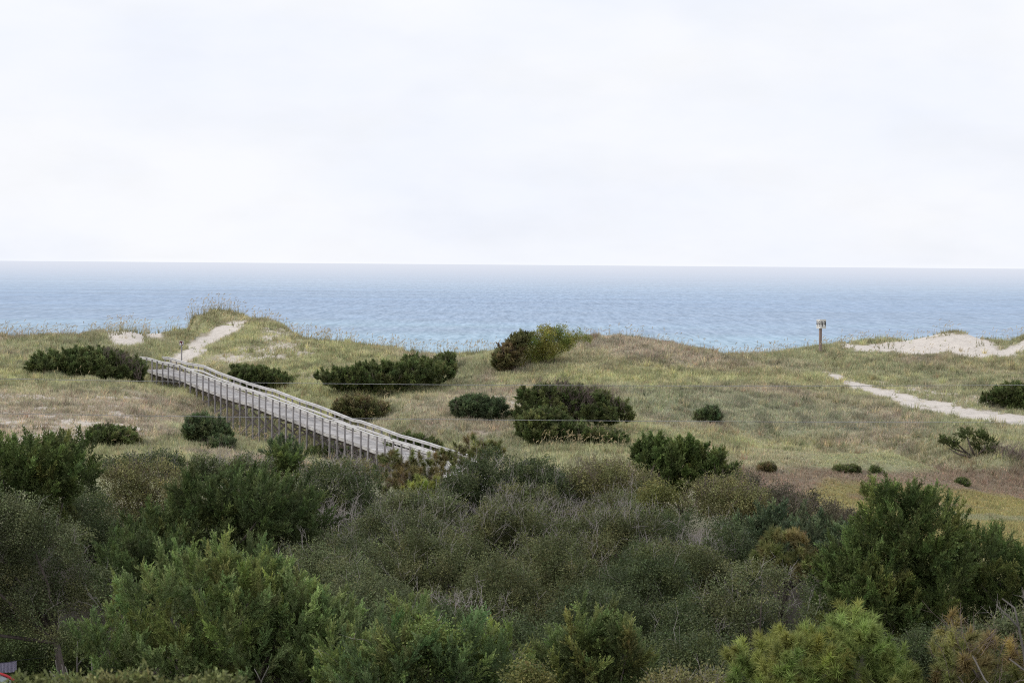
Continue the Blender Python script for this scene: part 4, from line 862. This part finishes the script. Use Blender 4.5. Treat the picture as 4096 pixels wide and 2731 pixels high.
def bare_stems(name, label, d, lines, r0, mat, group=None, cat='shrub'):
    """a leafless plant drawn as tapering stems"""
    rng = np.random.default_rng(int(d * 31 + lines[0][0][0])); b = at(float(lines[0][0][0]), 1000., d); base = np.array([b[0], d, float(ground(b[0], d))])
    root = thing(name, label, cat, base, group); mb = MB()
    for k, ln in enumerate(lines):
        p = at(np.array([q[0] for q in ln], float), np.array([q[1] for q in ln], float), d + np.linspace(0, .2 * k, len(ln)))
        if k == 0: p = np.concatenate([[base - [0, 0, .2]], p])
        mb.tube(p, np.linspace(r0 * (1 if k == 0 else .62), r0 * .3, len(p)), 6)
    mb.build('stem', mat, root, base, True)
    return root
bare_stems('bare_shrub', 'leafless grey branches close to the viewer at the lower right edge', 26, [[(2362,1600),(2352,1500),(2340,1440),(2316,1415),(2288,1388)], [(2339,1436),(2330,1395),(2302,1374)], [(2380,1560),(2350,1536),(2318,1512)], [(2300,1600),(2262,1560),(2234,1505)]], .015, M_DULL)
bare_stems('bare_sapling', 'pale leafless upright stem under the live oak crown', 84, [[(178,1580),(177,1520),(178,1472)], [(177,1530),(185,1518),(205,1500)]], .035, M_DULL)
bare_stems('bare_sapling', 'cluster of short leaning bare stems left of the upright pale stem', 84, [[(138,1575),(133,1545),(127,1515)], [(150,1578),(146,1550),(142,1525)], [(134,1575),(125,1552),(114,1540)], [(160,1575),(157,1552),(150,1530)]], .04, M_DULL)
bare_stems('bare_sapling', 'grey bare trunk beside the bright front cedar at its left foot', 82, [[(346,1585),(340,1560),(333,1520)], [(274,1570),(270,1555),(262,1540)], [(212,1570),(212,1540),(209,1500)]], .045, M_DULL)
bare_stems('bare_sapling', 'forked grey dead stem standing in front of the bright cedar, bottom', 60, [[(585,1620),(602,1560),(618,1528)], [(600,1566),(590,1545),(584,1535)]], .018, M_DULL)

def dead_bush(label, x, y, d, n, h, mat, spread):
    rng = np.random.default_rng(int(x)); c = at(float(x), float(y), d); base = np.array([c[0], d, float(ground(c[0], d))])
    root = thing('dead_shrub', label, 'shrub', base, 'bleached dead shrubs')
    p = np.tile(c, (n, 1)) + rng.normal(0, 1, (n, 3)) * [spread, spread, .12]; D = unit(rng.normal(0, .45, (n, 3)) + [0, 0, .9]) 
    V, Fc = twig_bundle(p, D, h * rng.uniform(.5, 1.2, n), np.full(n, .009), rng, 6)
    link('twigs', mesh('dead_shrub_twigs', V - base, [Fc], mat), root)['kind'] = 'stuff'
    mb = MB()
    for k in range(5): mb.tube([base + rng.normal(0, .1, 3) * [1, 1, 0] - [0, 0, .2], (base + p[k]) / 2 + rng.normal(0, .1, 3), p[k]], [.03, .02, .01], 5)
    mb.build('trunk', M_TWIG, root, base, True)
dead_bush('bleached dead shrub at the right tail of the pale twig ridge', 1655, 1290, 114, 46, .9, M_TWIG, .3)
dead_bush('bleached dead shrub left of the other, just behind the thicket ridge', 1612, 1262, 116, 36, .8, M_TWIG, .35)
dead_bush('white dead stems sticking up in front of the boardwalk legs', 765, 1085, 158, 40, 1.3, M_TWIG, .5)
dead_bush('slim white dead stems left of those at the boardwalk legs', 505, 1080, 158, 16, 1.1, M_TWIG, .2)
dead_bush('forked pale dead shrub rising from the thicket above the golden-green juniper', 1062, 1405, 93, 30, .8, M_TWIG, .4)
dead_bush('pale dead shrub between the thicket and the scrub dome by the dark scrub', 775, 1200, 127, 50, 1.0, M_TWIG, .45)

# close bushes on the knoll in front of the camera (only their soft tops reach the frame)
for i, (pg, d, lab) in enumerate([
  ([(-40,1640),(-30,1560),(20,1552),(60,1560),(110,1552),(150,1545),(190,1550),(200,1640)], 20.0, 'soft yellow-green bush top nearest the viewer, in front of the red tent'),
  ([(190,1640),(200,1556),(240,1552),(280,1555),(315,1532),(350,1556),(400,1562),(410,1640)], 20.5, 'soft yellow-green bush top nearest the viewer, below the bright front cedar'),
  ([(400,1640),(410,1566),(460,1560),(520,1564),(580,1566),(600,1640)], 21.0, 'low soft bush top nearest the viewer, below the middle of the bright front cedar')]):
    C, Rr, _ = lobes(pg, d, .12, .03, .07, 60, np.random.default_rng(700 + i)); rg = np.random.default_rng(800 + i)
    base = np.array([C[:, 0].mean(), d, float(ground(C[:, 0].mean(), d))]); root = thing('near_bush', lab, 'bush', base, 'bushes on the knoll close to the viewer')
    p, nv = shell(C, Rr, 420, rg); V, c, kk = g_leaves(p, nv, 6, .022, .05, .019, K['near'], rg)
    link('crown', mesh('near_bush_crown', V - base, [np.arange(len(V)).reshape(-1, 4)], M_LEAF, c), root)
    mb = MB()
    for q in C[::5]: mb.tube([base - [0, 0, .05], (base + q) / 2 + rg.normal(0, .03, 3), q], [.014, .009, .004], 5)
    mb.build('stem', M_BARK, root, base, True)

# ------------------------------------------------------------------ boardwalk
def src(x, y): return x / KD, y / KD
def boardwalk():
    pa, pb = WA, WB; L = np.linalg.norm(pb - pa); t2 = (pb - pa) / L; side = np.array([t2[1], -t2[0]])    # side points to the far edge
    RAIL = 1.0; WID = 1.85
    caps = [(566,1426),(591,1429),(657,1449),(723,1460),(782,1487),(904,1531),(973,1551),(1000,1557),(1110,1600),(1166,1618),(1230,1643),(1311,1676),(1339,1681),(1421,1710),(1497,1739),(1529,1747),(1607,1770),(1648,1784),(1728,1809),(1760,1818)]
    S, Z = [], []
    for x, y in caps:                       # where the sight line of each rail point meets the upright plane of the near posts
        r = ray(*src(float(x), float(y)))
        M_ = np.array([[t2[0], -r[0]], [t2[1], -r[1]]]); s, d = np.linalg.solve(M_, -pa)
        S.append(s); Z.append(CAMZ + r[2] * d - RAIL)
    o = np.argsort(S); S = np.array(S)[o]; Z = np.array(Z)[o]
    S = np.concatenate([[-4.0], S]); Z = np.concatenate([[Z[0] - 1.0], Z])
    zd = lambda s: float(np.interp(s, S, Z))
    P = lambda s, w, z: np.array([pa[0] + t2[0] * s + side[0] * w, pa[1] + t2[1] * s + side[1] * w, z])
    base = P(0, WID / 2, 0); base[2] = float(ground(base[0], base[1]))
    root = thing('boardwalk', 'long weathered grey timber boardwalk climbing on tall posts to the sand path', 'boardwalk', base)
    rng = np.random.default_rng(3)
    # deck planks
    mb = MB(); s = S[0]
    while s < L + .4:
        e = rng.uniform(-.02, .03, 2); z = zd(s) + rng.uniform(-.004, .006)
        p = P(s, -.06 - e[0], z - .02); q = P(s, WID + .06 + e[1], z - .02)
        sl = (zd(s + .1) - zd(s - .1)) / .2; up = np.array([-t2[0] * sl, -t2[1] * sl, 1]); mb.beam(p, q, .139, .038, up, .004); s += .146
    mb.build('deck', M_WOOD, root, base)
    kn = [S[0]] + list(S[1:]) + [L + .3]
    def run(name, w, dz, bw, bh, mat, s0=None):
        mb = MB(); ks = [k for k in kn if s0 is None or k >= s0]; fine = []
        for u, v in zip(ks[:-1], ks[1:]):
            n = max(1, int((v - u) / 3.05 + .5)); fine += list(np.linspace(u, v, n + 1)[:-1])
        fine.append(ks[-1])
        for u, v in zip(fine[:-1], fine[1:]):
            j = rng.uniform(-.012, .012, 2)
            mb.beam(P(u + .004, w, zd(u) + dz + j[0] * .4), P(v - .004, w, zd(v) + dz + j[1] * .4), bw, bh)
        return mb.build(name, mat, root, base)
    for w in (.02, WID / 2, WID - .02): run('stringer', w, -.04 - .115, .05, .225, M_POST)
    run('fascia', -.045, -.04 - .10, .04, .20, M_WOOD)
    for w, v in ((-.03, -.05), (WID + .03, WID + .04)):
        run('hand_rail', w, RAIL - .02, .15, .042, M_RAIL); run('top_board', v, RAIL - .04 - .08, .042, .158, M_RAIL)
    run('mid_rail', WID - .075, .52, .04, .15, M_RAIL)
    run('kerb_board', WID - .06, .09, .045, .12, M_WOOD); 
    n = int(L / 1.53); posts = np.linspace(.3, L - .3, n + 1)
    for k, s in enumerate(posts):
        s += rng.uniform(-.06, .06); low = []
        for w in (-.12, WID + .12):
            g = P(s, w, 0); g[2] = float(ground(g[0], g[1])); low.append(g[2])
            top = zd(s) + RAIL - .045; mb = MB(); lean = rng.normal(0, .035, 2)
            mb.beam([g[0] + lean[0], g[1] + lean[1], min(g[2] - .3, top - 1.3)], [g[0], g[1], top], .105, .105, (*t2, 0), .008)
            mb.build('post', M_POST, root, base)
        h = zd(s) - .28 - max(low)
        mb = MB(); mb.beam(P(s + .08, -.2, zd(s) - .37), P(s + .08, WID + .2, zd(s) - .37), .05, .19); mb.build('cross_beam', M_BRACE, root, base)
        if h > .9 and k % 2 == 0:
            b_ = zd(s) - .45; c_ = max(max(low) + .1, b_ - 2.2); 
            mb = MB(); mb.beam(P(s - .085, -.16, c_), P(s - .085, WID + .16, b_), .045, .14); mb.build('brace', M_BRACE, root, base)
            if True:
                mb = MB(); mb.beam(P(s + .14, -.16, b_), P(s + .14, WID + .16, c_), .045, .14); mb.build('brace', M_BRACE, root, base)
boardwalk()

# ------------------------------------------------------------------ numbered post and trail sign
def ribbon(mb, pts, w, x0, z0, sx, sz, face, yoff):
    """brush stroke on a board: a flat thick polyline"""
    o, ux, n = face; pts = np.array(pts, float); q = [o + ux * (x0 + p[0] * sx) + np.array([0, 0, z0 + p[1] * sz]) + n * yoff for p in pts]
    for p, r in zip(q[:-1], q[1:]):
        e = (r - p) / np.linalg.norm(r - p) * w * .32; mb.beam(p - e, r + e, w, .008, n, .001)
FOUR = [[(.16, 1), (.02, .42)], [(.02, .42), (.98, .42)], [(.72, 1), (.70, 0)]]
NINE = [[(.92, .98), (.55, 1.0), (.20, .88), (.10, .66), (.25, .5), (.55, .47), (.82, .62), (.92, .98)], [(.92, .98), (.86, .5), (.66, 0)]]
def numbered_post():
    c = at(*src(3281., 1412.), 268.0); d = hit(1884, 811) ; c = at(1884., 811., d); g = np.array([c[0], c[1], float(ground(c[0], c[1]))])
    top = at(*src(3281., 1277.), d)[2]; bot = at(*src(3281., 1314.), d)[2]
    root = thing('numbered_post', 'weathered post carrying a white box painted with the black number 49', 'sign', g)
    mb = MB(); mb.beam(g - [0, 0, .4], [g[0], g[1], bot + .05], .2, .2, (-.5, .87, 0), .012); mb.build('post', M_POLE, root, g)
    th = R_(-30); u1 = np.array([math.cos(th), -math.sin(th), 0]); n1 = np.array([-u1[1], u1[0], 0]) * -1      # right face
    u1 = np.array([math.cos(R_(30)), math.sin(R_(30)), 0]); n1 = np.array([math.sin(R_(30)), -math.cos(R_(30)), 0])
    n2 = -u1; u2 = -n1 * -1
    W = .58; H = top - bot; cc = np.array([g[0] + .06, g[1], bot])
    for (nn, uu, t) in ((n1, u1, .0), (n2, n1, .0), (-n1, -u1, 0.), (u1, -n1, 0.)):
        mb = MB(); m = cc + nn * W / 2 + np.array([0, 0, H / 2]); wb = W if abs(nn @ n1) > .5 else W - .05
        for k in range(3): z = H * (k + .5) / 3 - H / 2; mb.beam(m - uu * wb / 2 + [0, 0, z], m + uu * wb / 2 + [0, 0, z], H / 3 - .004, .024, nn, .004)
        mb.build('board', M_WHITE, root, g)
    for nn, uu in ((n1, u1), (n2, -n1 * -1)):
        uu = uu if uu[0] > -.01 else -uu
        if nn is n2: uu = n1
        o = cc + nn * (W / 2 + .016) - uu * W / 2; mb = MB(); f = (o, uu, nn)
        w = .062
        for s in FOUR: ribbon(mb, s, w, .04, H * .24, .25, H * .54, f, .0)
        for s in NINE: ribbon(mb, s, w * .9, .33, H * .24, .23, H * .54, f, .002)
        mb.build('number', M_BLACK, root, g)
numbered_post()

def trail_sign():
    d = 252.0; a = at(*src(726.5, 1372.), d); g = np.array([a[0], a[1], float(ground(a[0], a[1]))])
    root = thing('trail_sign', 'small square brown sign with white symbol on a post at the boardwalk head', 'sign', g)
    mb = MB(); mb.beam(g - [0, 0, .4], [a[0], a[1], a[2] + .02], .11, .11, (0, 1, 0), .01); mb.build('post', M_POST, root, g)
    def plate(s, r, y, th, mat, nm):
        an = np.linspace(0, 2 * math.pi, 25)[:-1]; pts = []
        for k, t in enumerate(an):
            cx, cz = math.cos(t), math.sin(t); pts.append((np.sign(round(cx, 6)) * (s - r) + r * cx, np.sign(round(cz, 6)) * (s - r) + r * cz))
        n = len(pts); V = [(a[0] + p[0], y, a[2] + p[1]) for p in pts] + [(a[0] + p[0], y + th, a[2] + p[1]) for p in pts]
        me = mesh(nm, np.array(V) - g, [np.array([list(range(n))]), np.array([[k, (k + 1) % n, n + (k + 1) % n, n + k] for k in range(n)]), np.array([list(range(2 * n - 1, n - 1, -1))])], mat)
        return link(nm, me, root)
    plate(.185, .05, a[1] - .10, .012, M_WHITE, 'border'); plate(.165, .045, a[1] - .106, .004, M_SIGNBR, 'panel')
    y = a[1] - .110
    def flat(poly):
        n = len(poly); V = [(a[0] + p[0], y, a[2] + p[1]) for p in poly] + [(a[0] + p[0], y + .002, a[2] + p[1]) for p in poly]
        return np.array(V), np.array([list(range(n))]), np.array([[k, (k + 1) % n, n + (k + 1) % n, n + k] for k in range(n)])
    V1, A1, B1 = flat([(.10, .13), (.135, .13), (.135, -.06), (.09, -.12), (.03, -.06), (.07, .0)]); V2, A2, B2 = flat([(-.13, -.14), (-.10, .03), (-.06, .02), (-.005, -.10), (-.02, -.155)])
    n1 = len(V1); me = mesh('symbol', np.concatenate([V1, V2]) - g, [A1, B1, A2 + n1, B2 + n1], M_WHITE); link('symbol', me, root)
trail_sign()

# ------------------------------------------------------------------ overhead wires
def wire(label, xs, ys, d):
    c = np.polyfit(np.array(xs) / KD, np.array(ys) / KD, 2); x = np.linspace(-1900, 4300, 90); y = np.polyval(c, x)
    p = at(x, y, np.full(len(x), d)); mb = MB(); mb.tube(p, .0055, 5)
    o = mb.build('power_line', M_WIRE, None, (0, 0, 0), True); o['label'] = label; o['category'] = 'wire'; o['group'] = 'overhead wires crossing the view'
wire('upper thin grey wire strung across in front of the widest dark dune shrub', [0, 1024, 2048, 3072, 4096], [1514, 1531, 1540, 1543, 1540], 70.)
wire('lower thin grey wire strung across in front of the boardwalk legs', [0, 1024, 2048, 3072, 4096], [1654, 1667, 1680, 1686.5, 1689], 70.3)

# ------------------------------------------------------------------ tents and towel under the live oak
def tent(name, label, cx, cd, rx, ry, h, fly, pole, red):
    b = at(float(cx), 1000., cd); g = np.array([b[0], cd, 0.]); g[2] = float(ground(g[0], g[1])) - .03
    root = thing(name, label, 'tent', g); n, m = 32, 12; V = []; F4 = []
    for j in range(m + 1):
        t = j / m * math.pi / 2
        for i in range(n):
            an = i * 2 * math.pi / n; k = 1 - .10 * abs(math.sin(2 * an)) * math.cos(t); e = abs(math.cos(t)) ** .75
            V.append((rx * math.cos(an) * e * k, ry * math.sin(an) * e * k, h * math.sin(t)))
    for j in range(m):
        for i in range(n): F4.append((j * n + i, j * n + (i + 1) % n, (j + 1) * n + (i + 1) % n, (j + 1) * n + i))
    link('rainfly', mesh(name + '_fly', np.array(V), [np.array(F4)], fly, None, True), root)
    if red:
        for an in (R_(8), R_(98)):
            t = np.linspace(0, math.pi, 33); p = np.stack([np.cos(t), np.zeros(33), np.sin(t)], 1); e = np.abs(np.cos(t)) ** .75 * np.sign(np.cos(t))
            q = np.stack([rx * 1.02 * e * math.cos(an), ry * 1.02 * e * math.sin(an), h * 1.03 * np.sin(t) + .01], 1)
            mb = MB(); mb.tube(q, .045, 8); mb.build('pole_sleeve', pole, root, (0, 0, 0), True)
            mb = MB(); q2 = q * [.985, .985, .955] + [0, -.03, -.01]; mb.tube(q2, .022, 6); mb.build('seam', M_DARK, root, (0, 0, 0), True)
    return root, g
tent('dome_tent', 'grey dome tent with a bright red pole sleeve, bottom left under the live oak', -42, 94., 1.5, 1.5, 1.42, M_FLY, M_RED, True)
tent('dome_tent', 'drab brown dome tent mostly hidden behind the near bush', 248, 90., .42, .42, .9, M_KHAKI, M_KHAKI, False)
def towel():
    d = 96.5; c = [(0,1520.),(20,1519.5),(38,1516)]; nx, nz = 20, 10; V = []
    x = np.linspace(-4, 38, nx); top = np.interp(x, [-4, 18, 38], [1521.5, 1520, 1516]); bot = np.interp(x, [-4, 30, 38], [1544, 1543, 1537])
    for j in range(nz):
        t = j / (nz - 1); p = at(x + 3 * t * (x < 5), top + (bot - top) * t, np.full(nx, d)); p[:, 1] += .03 * np.sin(x * .7 + t) * (.3 + t); V.append(p)
    V = np.concatenate(V); k = (np.arange(nz - 1)[:, None] * nx + np.arange(nx - 1)[None]).ravel(); F4 = np.stack([k, k + 1, k + nx + 1, k + nx], 1)
    m = len(V); ring = list(range(nx)) + [j * nx + nx - 1 for j in range(1, nz)] + [(nz - 1) * nx + i for i in range(nx - 2, -1, -1)] + [j * nx for j in range(nz - 2, 0, -1)]
    V2 = np.concatenate([V, V + [0, .006, 0]]); E = np.array([[a, b, b + m, a + m] for a, b in zip(ring, ring[1:] + ring[:1])])
    c0 = V[nx - 1].copy(); o = link('towel', mesh('towel', V2 - c0, [F4, F4[:, ::-1] + m, E], M_TOWEL, None, True), None, c0)
    o['label'] = 'lavender grey towel hung out to dry behind the red-trimmed tent'; o['category'] = 'towel'
    p = at(np.array([-60., -4, 18, 38, 150]), np.array([1524., 1521.2, 1519.7, 1515.8, 1500]), np.full(5, d + .003)); p[-1, 1] = 96.; mb = MB(); mb.tube(p, .006, 5)
    o = mb.build('clothesline', M_DARK, None, (0, 0, 0)); o['label'] = 'dark cord holding up the lavender towel under the live oak'; o['category'] = 'cord'
towel()

# ------------------------------------------------------------------ sky, sun, haze, camera
SUN_EL, SUN_ROT = R_(37), R_(-108)
W = bpy.data.worlds.new('World'); SC.world = W; W.use_nodes = True
nt = W.node_tree; nt.nodes.clear(); N = nt.nodes.new; Lk = nt.links.new
out = N('ShaderNodeOutputWorld'); bg = N('ShaderNodeBackground'); bg.inputs['Strength'].default_value = .1
sky = N('ShaderNodeTexSky'); sky.sky_type = 'NISHITA'; sky.sun_disc = False; sky.sun_elevation = SUN_EL; sky.sun_rotation = SUN_ROT; sky.air_density = 1; sky.dust_density = 2
tc = N('ShaderNodeTexCoord'); mp = N('ShaderNodeMapping'); mp.inputs['Scale'].default_value = (1, 1, 2.6); Lk(tc.outputs['Generated'], mp.inputs[0])
n1 = N('ShaderNodeTexNoise'); n1.inputs['Scale'].default_value = 7; n1.inputs['Detail'].default_value = 6; n1.inputs['Roughness'].default_value = .55; Lk(mp.outputs[0], n1.inputs['Vector'])
n2 = N('ShaderNodeTexNoise'); n2.inputs['Scale'].default_value = 22; n2.inputs['Detail'].default_value = 5; Lk(mp.outputs[0], n2.inputs['Vector'])
cr = N('ShaderNodeValToRGB'); e = cr.color_ramp.elements; e[0].position = .34; e[0].color = (8.8, 9.2, 10.15, 1); e[1].position = .62; e[1].color = (9.6, 9.75, 10.15, 1); Lk(n1.outputs['Fac'], cr.inputs[0])
cv = N('ShaderNodeMapRange'); cv.inputs['From Min'].default_value = .3; cv.inputs['From Max'].default_value = .55; cv.inputs['To Min'].default_value = .945; cv.inputs['To Max'].default_value = .995; Lk(n2.outputs['Fac'], cv.inputs['Value'])
sz = N('ShaderNodeSeparateXYZ'); Lk(tc.outputs['Generated'], sz.inputs[0])
lo = N('ShaderNodeMapRange'); lo.inputs['From Min'].default_value = 0; lo.inputs['From Max'].default_value = .03; lo.inputs['To Min'].default_value = 1; lo.inputs['To Max'].default_value = 0; Lk(sz.outputs['Z'], lo.inputs['Value'])
mxx = N('ShaderNodeMath'); mxx.operation = 'MAXIMUM'; Lk(cv.outputs[0], mxx.inputs[0]); Lk(lo.outputs[0], mxx.inputs[1])
mx = N('ShaderNodeMix'); mx.data_type = 'RGBA'; Lk(mxx.outputs[0], mx.inputs[0]); Lk(sky.outputs[0], mx.inputs[6]); Lk(cr.outputs[0], mx.inputs[7])
Lk(mx.outputs[2], bg.inputs['Color']); Lk(bg.outputs[0], out.inputs[0])

sd = Vector((math.sin(SUN_ROT) * math.cos(SUN_EL), math.cos(SUN_ROT) * math.cos(SUN_EL), math.sin(SUN_EL)))
li = bpy.data.lights.new('sun', 'SUN'); li.energy = 1.5; li.angle = R_(11); li.color = (1, .955, .89)
so = bpy.data.objects.new('sun', li); COL.objects.link(so); so.rotation_euler = sd.to_track_quat('Z', 'Y').to_euler(); so.location = (0, 0, 60)

HAZE = 0
if HAZE:
    m, nt, N, Lk = newmat('sea_haze'); out = N('ShaderNodeOutputMaterial'); v = N('ShaderNodeVolumePrincipled')
    v.inputs['Color'].default_value = (.90, .93, 1, 1); v.inputs['Density'].default_value = HAZE; v.inputs['Anisotropy'].default_value = 0
    Lk(v.outputs[0], out.inputs['Volume'])
    x0, x1, y0, y1, z0, z1 = -15000, 15000, -900, 41000, -4.5, 19.5
    V = [(x, y, z) for z in (z0, z1) for y in (y0, y1) for x in (x0, x1)]
    o = link('haze', mesh('haze', V, [np.array([(0, 2, 3, 1), (4, 5, 7, 6), (0, 1, 5, 4), (2, 6, 7, 3), (0, 4, 6, 2), (1, 3, 7, 5)])], m)); o['kind'] = 'stuff'

cam = bpy.data.cameras.new('camera'); co = bpy.data.objects.new('camera', cam); COL.objects.link(co); SC.camera = co
cam.sensor_width = 36; cam.lens = F * 36 / 4096; cam.clip_start = .5; cam.clip_end = 60000
M4 = Matrix(((_R[0], _U[0], -_f[0], 0), (_R[1], _U[1], -_f[1], 0), (_R[2], _U[2], -_f[2], CAMZ), (0, 0, 0, 1))); co.matrix_world = M4
cam.dof.use_dof = True; cam.dof.focus_distance = 190; cam.dof.aperture_fstop = 9
SC.view_settings.view_transform = 'Standard'; SC.view_settings.look = 'None'; SC.view_settings.exposure = 0; SC.view_settings.gamma = 1
SC.render.engine = 'CYCLES'; SC.cycles.use_denoising = False; SC.cycles.use_adaptive_sampling = False; SC.cycles.filter_width = 1.1
